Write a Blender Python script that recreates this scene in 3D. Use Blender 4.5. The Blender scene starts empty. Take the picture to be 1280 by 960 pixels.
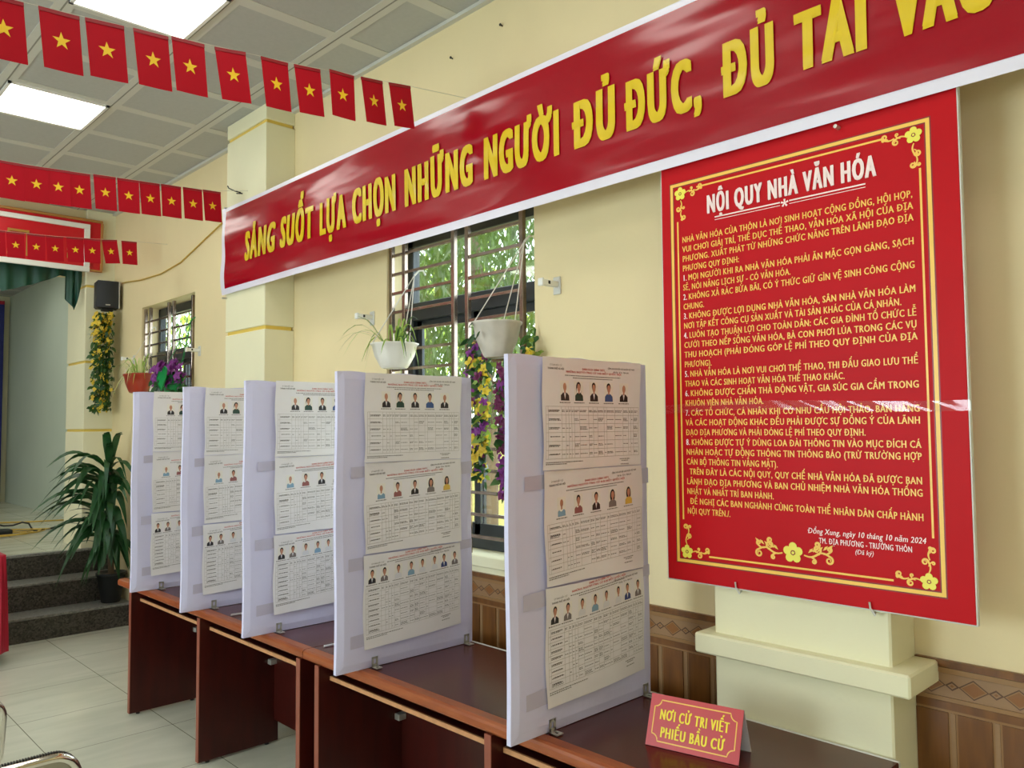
import bpy, math, random
from mathutils import Vector, Matrix
rnd = random.Random(7)
scn = bpy.context.scene
COL = scn.collection

# ---------------------------------------------------------------- camera, world, exposure
cam_d = bpy.data.cameras.new('camera'); cam = bpy.data.objects.new('camera', cam_d); COL.objects.link(cam)
cam_d.sensor_width = 36.0; cam_d.lens = 1001.435 / 1280 * 36; cam_d.clip_start = 0.02; cam_d.clip_end = 200
RGT = Vector((0.71928, -0.69467, -0.00841)); DWN = Vector((0.03058, 0.04375, -0.99857)); FWD = Vector((0.69405, 0.718, 0.05271))
R3 = Matrix((RGT, -DWN, -FWD)).transposed()
cam.matrix_world = Matrix.Translation((0, 0, 1.775)) @ R3.to_4x4()
scn.camera = cam
scn.view_settings.view_transform = 'Standard'; scn.view_settings.look = 'None'
scn.view_settings.gamma = 1.0; scn.view_settings.use_curve_mapping = False
scn.view_settings.exposure = 0.06
LED_POWER = 7.4
SKY_POWER = 5.6
world = bpy.data.worlds.new('world'); scn.world = world; world.use_nodes = True
bg = world.node_tree.nodes['Background']; bg.inputs[0].default_value = (0.84, 0.94, 1.0, 1); bg.inputs[1].default_value = SKY_POWER
dl = bpy.data.lights.new('added_panel_fill', 'AREA'); dl.shape = 'RECTANGLE'; dl.size = 2.7; dl.size_y = 2.0; dl.energy = 165; dl.color = (0.80, 0.90, 1.0)
dlo = bpy.data.objects.new('added_panel_fill', dl); COL.objects.link(dlo); dlo.location = (-4.55, 3.25, 1.95); dlo.rotation_euler = (0, math.radians(-90), 0)   # added area lamp outside the left wall, brightening the far panels
scn.cycles.max_bounces = 10; scn.cycles.diffuse_bounces = 5; scn.cycles.transparent_max_bounces = 16
scn.cycles.sample_clamp_indirect = 6.0

# ---------------------------------------------------------------- materials
def lin(c):
    out = []
    for v in c:
        v = v / 255.0
        out.append(v / 12.92 if v <= 0.04045 else ((v + 0.055) / 1.055) ** 2.4)
    return (out[0], out[1], out[2], 1.0)

def mat(name, rgb, rough=0.6, metal=0.0, var=0.0, scale=6.0, bump=0.0, bscale=40.0, stretch=(1, 1, 1), coat=0.0, spec=0.5, trans=0.0, var_rgb=None, bdetail=4):
    m = bpy.data.materials.new(name); m.use_nodes = True
    nt = m.node_tree; b = nt.nodes['Principled BSDF']
    b.inputs['Base Color'].default_value = lin(rgb); b.inputs['Roughness'].default_value = rough
    b.inputs['Metallic'].default_value = metal; b.inputs['Specular IOR Level'].default_value = spec
    if coat: b.inputs['Coat Weight'].default_value = coat; b.inputs['Coat Roughness'].default_value = 0.08
    tc = nt.nodes.new('ShaderNodeTexCoord'); mp = nt.nodes.new('ShaderNodeMapping')
    mp.inputs['Scale'].default_value = stretch; nt.links.new(tc.outputs['Object'], mp.inputs['Vector'])
    n = nt.nodes.new('ShaderNodeTexNoise'); n.inputs['Scale'].default_value = scale; n.inputs['Detail'].default_value = 5
    nt.links.new(mp.outputs['Vector'], n.inputs['Vector'])
    mx = nt.nodes.new('ShaderNodeMix'); mx.data_type = 'RGBA'
    a = var if var else 0.03
    c = lin(rgb)
    c2 = lin(var_rgb) if var_rgb else (min(1, c[0] * (1 + a)), min(1, c[1] * (1 + a)), min(1, c[2] * (1 + a)), 1)
    c1 = c if var_rgb else (c[0] * (1 - a), c[1] * (1 - a), c[2] * (1 - a), 1)
    mx.inputs[6].default_value = c1; mx.inputs[7].default_value = c2
    rp = nt.nodes.new('ShaderNodeMapRange'); rp.inputs['From Min'].default_value = 0.3; rp.inputs['From Max'].default_value = 0.7
    nt.links.new(n.outputs['Fac'], rp.inputs['Value']); nt.links.new(rp.outputs['Result'], mx.inputs[0])
    nt.links.new(mx.outputs[2], b.inputs['Base Color'])
    if bump:
        n2 = nt.nodes.new('ShaderNodeTexNoise'); n2.inputs['Scale'].default_value = bscale; n2.inputs['Detail'].default_value = bdetail
        nt.links.new(mp.outputs['Vector'], n2.inputs['Vector'])
        bp = nt.nodes.new('ShaderNodeBump'); bp.inputs['Strength'].default_value = 1.0; bp.inputs['Distance'].default_value = bump
        nt.links.new(n2.outputs['Fac'], bp.inputs['Height']); nt.links.new(bp.outputs['Normal'], b.inputs['Normal'])
    if trans:
        b.inputs['Transmission Weight'].default_value = trans
    return m

def leafmat(name, rgb, amount=0.35, rough=0.5):
    m = mat(name, rgb, rough, var=0.25, scale=9)
    nt = m.node_tree; b = nt.nodes['Principled BSDF']; out = nt.nodes['Material Output']
    t = nt.nodes.new('ShaderNodeBsdfTranslucent'); c = lin(rgb)
    t.inputs[0].default_value = (min(1, c[0] * 1.3), min(1, c[1] * 1.3), c[2], 1)
    mx = nt.nodes.new('ShaderNodeMixShader'); mx.inputs[0].default_value = amount
    nt.links.new(b.outputs[0], mx.inputs[1]); nt.links.new(t.outputs[0], mx.inputs[2]); nt.links.new(mx.outputs[0], out.inputs[0])
    return m

def emis(name, rgb, power):
    m = bpy.data.materials.new(name); m.use_nodes = True
    nt = m.node_tree; nt.nodes.remove(nt.nodes['Principled BSDF'])
    e = nt.nodes.new('ShaderNodeEmission'); e.inputs[0].default_value = (*rgb, 1); e.inputs[1].default_value = power
    nt.links.new(e.outputs[0], nt.nodes['Material Output'].inputs[0]); return m

def glassmat(name, tint=(0.95, 0.98, 0.97), refl=0.06):
    m = bpy.data.materials.new(name); m.use_nodes = True
    nt = m.node_tree; nt.nodes.remove(nt.nodes['Principled BSDF'])
    t = nt.nodes.new('ShaderNodeBsdfTransparent'); t.inputs[0].default_value = (*tint, 1)
    g = nt.nodes.new('ShaderNodeBsdfGlossy'); g.inputs['Roughness'].default_value = 0.12 if 'tape' in name else 0.03
    mx = nt.nodes.new('ShaderNodeMixShader'); mx.inputs[0].default_value = refl
    nt.links.new(t.outputs[0], mx.inputs[1]); nt.links.new(g.outputs[0], mx.inputs[2])
    nt.links.new(mx.outputs[0], nt.nodes['Material Output'].inputs[0]); return m

def tilemat(name, rgb, rgb2, ox, oy, size, rough):
    m = bpy.data.materials.new(name); m.use_nodes = True
    nt = m.node_tree; b = nt.nodes['Principled BSDF']; b.inputs['Roughness'].default_value = rough
    tc = nt.nodes.new('ShaderNodeTexCoord'); mp = nt.nodes.new('ShaderNodeMapping'); mp.inputs['Location'].default_value = (-ox, -oy, 0)
    nt.links.new(tc.outputs['Object'], mp.inputs['Vector'])
    br = nt.nodes.new('ShaderNodeTexBrick'); br.offset = 0.0
    br.inputs['Scale'].default_value = 1.0; br.inputs['Brick Width'].default_value = size; br.inputs['Row Height'].default_value = size
    br.inputs['Mortar Size'].default_value = 0.0025; br.inputs['Mortar Smooth'].default_value = 0.2
    nt.links.new(mp.outputs['Vector'], br.inputs['Vector'])
    m2 = nt.nodes.new('ShaderNodeMapping'); m2.inputs['Scale'].default_value = (0.9, 3.2, 1); m2.inputs['Rotation'].default_value = (0, 0, 0.35)
    nt.links.new(tc.outputs['Object'], m2.inputs['Vector'])
    n = nt.nodes.new('ShaderNodeTexNoise'); n.inputs['Scale'].default_value = 1.6; n.inputs['Detail'].default_value = 7; n.inputs['Distortion'].default_value = 1.2
    nt.links.new(m2.outputs['Vector'], n.inputs['Vector'])
    rp = nt.nodes.new('ShaderNodeMapRange'); rp.inputs['From Min'].default_value = 0.35; rp.inputs['From Max'].default_value = 0.68
    nt.links.new(n.outputs['Fac'], rp.inputs['Value'])
    mx = nt.nodes.new('ShaderNodeMix'); mx.data_type = 'RGBA'; mx.inputs[6].default_value = lin(rgb); mx.inputs[7].default_value = lin(rgb2)
    nt.links.new(rp.outputs['Result'], mx.inputs[0])
    nt.links.new(mx.outputs[2], br.inputs['Color1']); nt.links.new(mx.outputs[2], br.inputs['Color2'])
    br.inputs['Mortar'].default_value = lin((120, 118, 100))
    nt.links.new(br.outputs['Color'], b.inputs['Base Color']); return m

def granitemat(name, rgb, rgb2):
    m = mat(name, rgb, 0.35)
    nt = m.node_tree; b = nt.nodes['Principled BSDF']
    tc = nt.nodes.new('ShaderNodeTexCoord'); v = nt.nodes.new('ShaderNodeTexVoronoi'); v.inputs['Scale'].default_value = 75
    nt.links.new(tc.outputs['Object'], v.inputs['Vector'])
    cr = nt.nodes.new('ShaderNodeValToRGB'); cr.color_ramp.elements[0].color = lin(rgb); cr.color_ramp.elements[1].color = lin(rgb2)
    sp = nt.nodes.new('ShaderNodeSeparateColor'); nt.links.new(v.outputs['Color'], sp.inputs[0])
    nt.links.new(sp.outputs[0], cr.inputs[0]); nt.links.new(cr.outputs[0], b.inputs['Base Color']); return m

def woodmat(name, rgb, rgb2, rough, stretch, scale=4, coat=0.0):
    return mat(name, rgb, rough, var_rgb=rgb2, scale=scale, stretch=stretch, coat=coat)

M = {}
M['wall'] = mat('cream_paint', (230, 213, 168), 0.6, var=0.035, scale=1.6, bump=0.0006, bscale=60)
M['wallpale'] = mat('pale_cream_paint', (231, 226, 192), 0.6, var=0.03, scale=2, bump=0.0006, bscale=60)
M['groove'] = mat('yellow_groove_paint', (226, 196, 92), 0.6)
M['stagewall'] = mat('pale_green_paint', (202, 214, 196), 0.6, var=0.03, scale=1)
M['ceil'] = mat('ceiling_perforated_grey', (176, 177, 173), 0.7, var=0.03, scale=40)
M['ceilband'] = mat('ceiling_border_grey', (200, 199, 190), 0.6, var=0.02)
M['seam'] = mat('ceiling_seam_dark', (136, 134, 126), 0.7)
M['led'] = emis('led_diffuser', (1.0, 0.975, 0.89), LED_POWER)
M['white'] = mat('white_enamel', (235, 235, 230), 0.4)
M['floor'] = tilemat('marble_floor_tile', (212, 214, 195), (226, 226, 208), 1.273, 4.975, 0.668, 0.12)
M['stagefloor'] = tilemat('stage_floor_tile', (190, 190, 168), (212, 212, 192), 0.3, 8.3, 0.6, 0.2)
M['granite'] = granitemat('dark_granite', (38, 36, 33), (92, 88, 80))
M['granite2'] = granitemat('grey_granite_nosing', (112, 112, 108), (148, 147, 140))
M['tilebrown'] = woodmat('brown_wood_tile', (122, 76, 28), (94, 54, 14), 0.4, (6, 6, 0.8), 5)
M['tiletan'] = mat('tan_border_tile', (148, 114, 80), 0.35, var=0.06, scale=12)
M['tilestrip'] = mat('light_groove_tile', (146, 108, 66), 0.35)
M['diamond'] = mat('amber_diamond_tile', (132, 84, 36), 0.3)
M['diamondedge'] = mat('dark_diamond_edge', (84, 52, 26), 0.4)
M['alu'] = mat('dark_grey_aluminium', (58, 62, 64), 0.35, metal=0.3)
M['bar'] = mat('brown_iron_bar', (158, 142, 130), 0.2, metal=0.85, var=0.15, scale=15)
M['glass'] = glassmat('window_glass')
M['banner'] = mat('red_vinyl', (154, 1, 24), 0.2, spec=0.45, var=0.05, scale=3, bump=0.03, bscale=1.5, stretch=(1, 0.7, 3.2), bdetail=1.5)
M['bannerw'] = mat('white_vinyl_edge', (226, 222, 236), 0.3, bump=0.003, bscale=3)
M['bannery'] = mat('yellow_vinyl_print', (220, 188, 30), 0.26, bump=0.03, bscale=1.5, stretch=(1, 0.7, 3.2), bdetail=1.5)
M['board'] = mat('red_sign_face', (188, 14, 24), 0.45, var=0.04, scale=2, spec=0.14)
M['boardy'] = mat('gold_print', (246, 196, 84), 0.35)
M['boardlite'] = mat('light_yellow_print', (240, 226, 84), 0.35)
M['boarddark'] = mat('maroon_print', (130, 14, 16), 0.35)
M['boardw'] = mat('white_print', (248, 224, 220), 0.35)
M['signred'] = mat('card_red', (196, 62, 66), 0.35)
M['cardy'] = mat('card_yellow_print', (250, 224, 40), 0.4)
M['cardwhite'] = mat('card_white', (226, 220, 222), 0.5)
M['flag'] = mat('red_flag_paper', (180, 20, 38), 0.6, var=0.04, spec=0.12)
M['flagdark'] = mat('red_flag_fold', (150, 16, 32), 0.5)
M['star'] = mat('star_yellow', (248, 206, 40), 0.5)
M['string'] = mat('pale_string', (206, 204, 190), 0.7)
M['fabric'] = mat('lavender_cloth', (212, 210, 240), 0.75, var=0.03, scale=5, bump=0.0012, bscale=14)
M['tape'] = mat('clear_tape_over_cloth', (192, 187, 210), 0.28, var=0.03)
M['paper'] = mat('cream_paper', (236, 233, 236), 0.38, var=0.03, scale=5, bump=0.0025, bscale=7)
M['ink'] = mat('black_ink', (112, 106, 104), 0.6)
M['inkline'] = mat('grey_table_ink', (168, 162, 156), 0.6)
M['inkred'] = mat('red_ink', (204, 96, 88), 0.6)
M['steel'] = mat('zinc_steel', (200, 197, 188), 0.35, metal=0.55)
M['chrome'] = mat('chrome_tube', (226, 222, 214), 0.08, metal=1.0)
M['chairpanel'] = mat('brushed_steel_panel', (166, 160, 142), 0.35, metal=0.5, var=0.05)
M['black'] = mat('black_plastic', (26, 27, 30), 0.5)
M['blackmesh'] = mat('black_speaker_grille', (38, 40, 44), 0.7, bump=0.001, bscale=300)
M['tabletop'] = woodmat('dark_mahogany_top', (62, 15, 12), (84, 28, 20), 0.22, (9, 0.7, 1), 5)
M['tableedge'] = woodmat('red_brown_edge', (162, 88, 46), (138, 66, 32), 0.35, (6, 1, 6), 6)
M['tableside'] = woodmat('dark_red_laminate', (72, 18, 11), (56, 12, 8), 0.35, (3, 3, 0.7), 6)
M['legedge'] = mat('leg_edge_band', (142, 76, 58), 0.4)
M['rawwood'] = mat('raw_chipboard_edge', (196, 142, 98), 0.7, var=0.12, scale=30)
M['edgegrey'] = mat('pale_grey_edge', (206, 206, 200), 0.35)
M['pot_white'] = mat('white_plastic_pot', (232, 228, 218), 0.4, var=0.05, scale=10)
M['pot_grey'] = mat('dusty_white_pot', (206, 198, 186), 0.6, var=0.1, scale=14)
M['pot_red'] = mat('brick_red_pot', (164, 52, 30), 0.3)
M['pot_green'] = mat('green_plastic', (22, 140, 72), 0.4)
M['pot_black'] = mat('black_pot', (24, 28, 30), 0.5)
M['soil'] = mat('brown_soil', (84, 64, 44), 0.9, var=0.2, scale=40)
M['cord'] = mat('white_cord', (222, 216, 208), 0.6)
M['cordgreen'] = mat('green_cord', (20, 130, 66), 0.5)
M['cordyellow'] = mat('yellow_cable', (196, 160, 62), 0.5)
M['hookred'] = mat('red_hook', (184, 44, 36), 0.4)
M['leafdark'] = leafmat('dracaena_leaf', (40, 84, 44), 0.2, 0.35)
M['leafmid'] = leafmat('garland_leaf', (64, 100, 44), 0.25)
M['leafspider'] = leafmat('spider_plant_leaf', (148, 176, 84), 0.35)
M['leafpale'] = leafmat('spider_plant_pale_leaf', (214, 220, 160), 0.35)
M['petaly'] = leafmat('yellow_petal', (240, 204, 70), 0.3)
M['petalp'] = leafmat('purple_petal', (132, 52, 140), 0.25)
M['petalm'] = leafmat('magenta_petal', (112, 34, 84), 0.2)
M['curtaing'] = mat('dark_green_satin', (8, 66, 50), 0.45, var=0.06)
M['curtainb'] = mat('navy_curtain', (20, 30, 100), 0.7)
M['curtainr'] = mat('red_curtain', (170, 20, 44), 0.7)
M['cloth'] = mat('crimson_cloth', (164, 0, 40), 0.6, var=0.06, scale=4)
M['gold'] = mat('gold_letter', (186, 138, 66), 0.35, metal=0.4)
M['signboard'] = mat('scarlet_board', (200, 12, 30), 0.35)
M['goldframe'] = mat('gold_frame', (176, 122, 62), 0.4)
M['treeleaf1'] = leafmat('tree_leaf_bright', (180, 200, 84), 0.35)
M['treeleaf2'] = leafmat('tree_leaf_mid', (84, 108, 44), 0.35)
M['treeleaf3'] = leafmat('tree_leaf_grey', (100, 118, 78), 0.35)
M['bark'] = mat('bark', (110, 92, 70), 0.9, var=0.2)
M['outwall'] = mat('yellow_outdoor_wall', (238, 226, 150), 0.8)
M['ground'] = mat('pale_concrete', (190, 186, 170), 0.9, var=0.1)
M['pen'] = mat('white_pen', (232, 230, 232), 0.3)
M['portraitbg'] = mat('portrait_background', (238, 234, 228), 0.5)
M['skin'] = mat('portrait_skin', (196, 140, 116), 0.5)
M['hair'] = mat('portrait_hair', (40, 32, 32), 0.5)
PC = {'black': (44, 40, 46), 'green': (38, 70, 62), 'blue': (62, 92, 150), 'sky': (132, 168, 196), 'maroon': (150, 92, 92), 'grey': (124, 116, 116),
      'yellow': (222, 186, 84), 'white': (226, 226, 232), 'navy': (48, 60, 120)}
for k, v in PC.items(): M['p_' + k] = mat('portrait_' + k, v, 0.5)

# ---------------------------------------------------------------- geometry helpers
ORI = {}
class MB:
    def __init__(s): s.v = []; s.f = []; s.m = []; s.mats = []
    def mi(s, m):
        m = M[m] if isinstance(m, str) else m
        if m not in s.mats: s.mats.append(m)
        return s.mats.index(m)
    def raw(s, vs, fs, m):
        k = len(s.v); i = s.mi(m)
        s.v += [tuple(p) for p in vs]
        for f in fs: s.f.append([k + a for a in f]); s.m.append(i)
    def box(s, a, b, m, tf=None):
        x0, y0, z0 = a; x1, y1, z1 = b
        vs = [(x0, y0, z0), (x1, y0, z0), (x1, y1, z0), (x0, y1, z0), (x0, y0, z1), (x1, y0, z1), (x1, y1, z1), (x0, y1, z1)]
        if tf: vs = [tf(p) for p in vs]
        s.raw(vs, [(3, 2, 1, 0), (4, 5, 6, 7), (0, 1, 5, 4), (1, 2, 6, 5), (2, 3, 7, 6), (3, 0, 4, 7)], m)
    def bbox(s, a, b, m, r=0.004, tf=None):      # box with chamfered edges
        x0, y0, z0 = a; x1, y1, z1 = b
        vs = []; idx = {}
        for ix, sx in ((0, 1), (1, -1)):
            for iy, sy in ((0, 1), (1, -1)):
                for iz, sz in ((0, 1), (1, -1)):
                    X, Y, Z = (x0, x1)[ix], (y0, y1)[iy], (z0, z1)[iz]
                    for ax in range(3):
                        p = [X + sx * r, Y + sy * r, Z + sz * r]; p[ax] = (X, Y, Z)[ax]
                        idx[(ix, iy, iz, ax)] = len(vs); vs.append(tuple(p))
        fs = []
        for ax in range(3):
            o = [a_ for a_ in range(3) if a_ != ax]
            for e in (0, 1):
                q = []
                for (u, w) in ((0, 0), (1, 0), (1, 1), (0, 1)):
                    k = [0, 0, 0]; k[ax] = e; k[o[0]] = u; k[o[1]] = w; q.append(idx[(*k, ax)])
                fs.append(q)
        for ax in range(3):
            o = [a_ for a_ in range(3) if a_ != ax]
            for u in (0, 1):
                for w in (0, 1):
                    q = []
                    for e, pp in ((0, o[0]), (1, o[0]), (1, o[1]), (0, o[1])):
                        k = [0, 0, 0]; k[ax] = e; k[o[0]] = u; k[o[1]] = w; q.append(idx[(*k, pp)])
                    fs.append(q)
        for ix in (0, 1):
            for iy in (0, 1):
                for iz in (0, 1): fs.append([idx[(ix, iy, iz, a_)] for a_ in range(3)])
        if tf: vs = [tf(p) for p in vs]
        s.raw(vs, fs, m)
    def tube(s, pts, r, m, n=8, cap=True, close=False):
        pts = [Vector(p) for p in pts]; N = len(pts); rs = r if isinstance(r, (list, tuple)) else [r] * N
        vs = []; up = None
        for i, p in enumerate(pts):
            if close: t = (pts[(i + 1) % N] - pts[i - 1])
            else: t = (pts[min(i + 1, N - 1)] - pts[max(i - 1, 0)])
            t.normalize()
            if up is None:
                up = Vector((0, 0, 1)) if abs(t.z) < 0.9 else Vector((1, 0, 0))
            a = t.cross(up)
            if a.length < 1e-6: a = t.orthogonal()
            a.normalize(); b = a.cross(t); up = b
            for k in range(n):
                w = 2 * math.pi * k / n; vs.append(p + (a * math.cos(w) + b * math.sin(w)) * rs[i])
        fs = []
        for i in range(N if close else N - 1):
            j = (i + 1) % N
            for k in range(n): fs.append((i * n + k, i * n + (k + 1) % n, j * n + (k + 1) % n, j * n + k))
        if cap and not close: fs += [tuple(range(n)), tuple(range((N - 1) * n, N * n))]
        s.raw(vs, fs, m)
    def lathe(s, c, prof, m, n=20, flute=0.0, nf=10, closed=True):
        vs = []
        for (r, z) in prof:
            for k in range(n):
                w = 2 * math.pi * k / n; rr = r * (1 + flute * math.cos(w * nf)); vs.append((c[0] + rr * math.cos(w), c[1] + rr * math.sin(w), c[2] + z))
        fs = []
        for i in range(len(prof) - 1):
            for k in range(n): fs.append((i * n + k, i * n + (k + 1) % n, (i + 1) * n + (k + 1) % n, (i + 1) * n + k))
        if closed: fs += [tuple(range(n)), tuple(range((len(prof) - 1) * n, len(prof) * n))]
        s.raw(vs, fs, m)
    def strip(s, pts, widths, side, m):
        side = Vector(side).normalized(); vs = []
        for p, w in zip(pts, widths): p = Vector(p); vs += [p - side * w / 2, p + side * w / 2]
        s.raw(vs, [(2 * i, 2 * i + 1, 2 * i + 3, 2 * i + 2) for i in range(len(pts) - 1)], m)
    def grid(s, fn, nu, nv, m):
        vs = [fn(i / nu, j / nv) for j in range(nv + 1) for i in range(nu + 1)]
        s.raw(vs, [(j * (nu + 1) + i, j * (nu + 1) + i + 1, (j + 1) * (nu + 1) + i + 1, (j + 1) * (nu + 1) + i) for j in range(nv) for i in range(nu)], m)
    def poly(s, pts2, mp, d, m, d0=None):        # fan polygon mapped through mp(u, v, d); with d0, a prism
        n = len(pts2); cu = sum(p[0] for p in pts2) / n; cv = sum(p[1] for p in pts2) / n
        vs = [mp(p[0], p[1], d) for p in pts2] + [mp(cu, cv, d)]
        fs = [(i, (i + 1) % n, n) for i in range(n)]
        if d0 is not None:
            vs += [mp(p[0], p[1], d0) for p in pts2]
            fs += [(i, (i + 1) % n, n + 1 + (i + 1) % n, n + 1 + i) for i in range(n)]
        s.raw(vs, fs, m)
    def ribbon(s, pts2, w, mp, d, m):
        n = len(pts2); vs = []
        for i in range(n):
            a = pts2[max(0, i - 1)]; b = pts2[min(n - 1, i + 1)]; tx, ty = b[0] - a[0], b[1] - a[1]; L = math.hypot(tx, ty) or 1
            ww = (w[i] if isinstance(w, (list, tuple)) else w) / 2; nx, ny = -ty / L * ww, tx / L * ww
            e = d + 1.5e-5 * i; vs += [mp(pts2[i][0] + nx, pts2[i][1] + ny, e), mp(pts2[i][0] - nx, pts2[i][1] - ny, e)]
        s.raw(vs, [(2 * i, 2 * i + 1, 2 * i + 3, 2 * i + 2) for i in range(n - 1)], m)
    def rect(s, u0, v0, u1, v1, mp, d, m, nu=1):
        vs = []; fs = []
        for i in range(nu + 1):
            u = u0 + (u1 - u0) * i / nu; vs += [mp(u, v0, d), mp(u, v1, d)]
        s.raw(vs, [(2 * i, 2 * i + 2, 2 * i + 3, 2 * i + 1) for i in range(nu)], m)
    def build(s, name, parent=None, local=False, smooth=False):
        o0 = Vector((0, 0, 0)) if (local or parent is None) else ORI[parent.name]
        me = bpy.data.meshes.new(name)
        me.from_pydata([(p[0] - o0.x, p[1] - o0.y, p[2] - o0.z) for p in s.v], [], s.f)
        for m in s.mats: me.materials.append(m)
        me.polygons.foreach_set('material_index', s.m)
        if smooth: me.polygons.foreach_set('use_smooth', [True] * len(me.polygons))
        me.update(); ob = bpy.data.objects.new(name, me); COL.objects.link(ob)
        if parent is not None: ob.parent = parent
        ORI[ob.name] = o0
        return ob

def tag(o, label=None, cat=None, group=None, kind=None):
    if label: o['label'] = label
    if cat: o['category'] = cat
    if group: o['group'] = group
    if kind: o['kind'] = kind
    return o
def thing(name, loc, label, cat, group=None, rot=(0, 0, 0)):
    o = bpy.data.objects.new(name, None); o.empty_display_size = 0.05; COL.objects.link(o)
    o.location = loc; o.rotation_euler = rot; ORI[o.name] = Vector(loc)
    return tag(o, label, cat, group)
def root(o, loc):       # a top-level mesh whose geometry was built in world coordinates: nothing to move
    return o
def copy_tree(o, parent=None):
    c = o.copy(); COL.objects.link(c)
    if parent is not None: c.parent = parent
    for ch in list(o.children): copy_tree(ch, c)
    return c
def structure(mb, name, parent=None):
    return tag(mb.build(name, parent), kind='structure')

TXT = {}
def raw_text(body, res=2, shear=0.0):
    k = (body, res, shear)
    if k in TXT: return TXT[k]
    c = bpy.data.curves.new('lettering', 'FONT'); c.body = body; c.resolution_u = res; c.shear = shear; c.size = 1 / 0.682
    o = bpy.data.objects.new('lettering', c); COL.objects.link(o)
    dg = bpy.context.evaluated_depsgraph_get(); me = bpy.data.meshes.new_from_object(o.evaluated_get(dg))
    vs = [(v.co.x, v.co.y) for v in me.vertices]; fs = [tuple(p.vertices) for p in me.polygons]
    bpy.data.objects.remove(o); bpy.data.curves.remove(c); bpy.data.meshes.remove(me)
    xs = [p[0] for p in vs] or [0]; TXT[k] = (vs, fs, min(xs), max(xs)); return TXT[k]
import unicodedata
HORN = '\u031b'
def glyph(ch, res, shear):          # one letter; the horn of O/U and the bar of D are added as strokes of their own
    k = ('g', ch, res, shear)
    if k in TXT: return TXT[k]
    d = unicodedata.normalize('NFD', ch); horn = HORN in d; base = unicodedata.normalize('NFC', d.replace(HORN, '')); bar = base == '\u0110'
    if bar: base = 'D'
    w = lambda q: raw_text(q, res, 0)[3] - raw_text(q, res, 0)[2]
    adv = w('I' + base + 'I') - w('II')
    if base == ' ': TXT[k] = ([], [], adv, []); return TXT[k]
    vs, fs, x0, x1 = raw_text(base, res, shear); ex = []
    if horn:
        core = unicodedata.normalize('NFD', base)[0]; x1 = raw_text(core, res, 0)[3]
        p = [(x1 - 0.16, 0.86), (x1 + 0.02, 0.91), (x1 + 0.13, 1.0), (x1 + 0.14, 1.16)] if core in 'Oo' else [(x1 - 0.12, 0.90), (x1 + 0.05, 0.92), (x1 + 0.15, 1.0), (x1 + 0.16, 1.15)]
        for (ax, ay), (bx, by) in zip(p, p[1:]):
            L = math.hypot(bx - ax, by - ay); nx, ny = -(by - ay) / L * 0.055, (bx - ax) / L * 0.055
            ex.append([(ax + nx, ay + ny), (ax - nx, ay - ny), (bx - nx, by - ny), (bx + nx, by + ny)])
        adv += 0.15
    if bar: ex.append([(x0 - 0.10, 0.455), (x0 + 0.36, 0.455), (x0 + 0.36, 0.565), (x0 - 0.10, 0.565)]); adv += 0.03
    TXT[k] = (vs, fs, adv, ex); return TXT[k]
def layout(body, res=2, shear=0.0, gap=0.0):
    x = 0.0; out = []
    for ch in body:
        g = glyph(ch, res, shear)
        if ch == '\u0110': x += 0.03
        out.append((g, x)); x += g[2] + gap
    return out, x - gap
def width_of(body): return layout(body)[1]
def put_text(mb, body, mp, u0, u1, v0, cap, d, m, bold=0.0, n=1, res=2, shear=0.0, slope=0.0, lift=0.0003, vb=0.0):
    gl, wd = layout(body, res, shear, bold * 0.8); sx = (u1 - u0) / (wd + bold)
    for k in range(n):
        dx = bold * k / max(1, n - 1)
        for q in range(2 if vb else 1):
            dy = (vb * (q - 0.5)) if vb else 0; dd = d + lift * (k + q * n)
            for (vs, fs, adv, ex), x0 in gl:
                if vs: mb.raw([mp(u0 + (x + x0 + dx) * sx, v0 + (y + dy) * cap, dd) for x, y in vs], fs, m)
                for e, sq in enumerate(ex): mb.raw([mp(u0 + (x + x0 + dx) * sx, v0 + (y + dy) * cap, dd + lift * (0.3 + 0.15 * e)) for x, y in sq], [(0, 1, 2, 3)], m)

# ================================================================ SETTING
W = 2.635; ZC = 3.905; ST = 0.655; YP = 8.35
mb = MB(); mb.box((-4.4, -4.2, -0.15), (2.9, 9.0, 0.0), 'floor'); structure(mb, 'floor')

# right wall with two window openings
WIN = [(2.57, 3.745, 1.122, 2.885), (6.41, 7.59, 1.122, 2.885)]
mb = MB(); X2 = W + 0.22
ys = [-4.2]
for (a, b, c, d) in WIN: ys += [a, b]
ys.append(9.0)
for i in range(0, len(ys), 2): mb.box((W, ys[i], 0), (X2, ys[i + 1], ZC), 'wall')
for (a, b, c, d) in WIN: mb.box((W, a, 0), (X2, b, c), 'wallpale'); mb.box((W, a, d), (X2, b, ZC), 'wall')
structure(mb, 'wall_right')
# left wall with three tall unseen window openings, sized for the light they give, and the wall behind the camera
mb = MB(); WL = [(-3.6, -1.2), (1.9, 4.6), (6.2, 7.6)]; yy = -4.2
for a, b in WL:
    mb.box((-4.4, yy, 0), (-4.2, a, ZC), 'wall'); mb.box((-4.4, a, 0), (-4.2, b, 0.9), 'wall'); mb.box((-4.4, a, 2.95), (-4.2, b, ZC), 'wall'); yy = b
mb.box((-4.4, yy, 0), (-4.2, 9.0, ZC), 'wall'); structure(mb, 'wall_left')
mb = MB(); mb.box((-4.4, -4.4, 0), (2.9, -4.2, ZC), 'wall'); structure(mb, 'wall_back')

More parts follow.
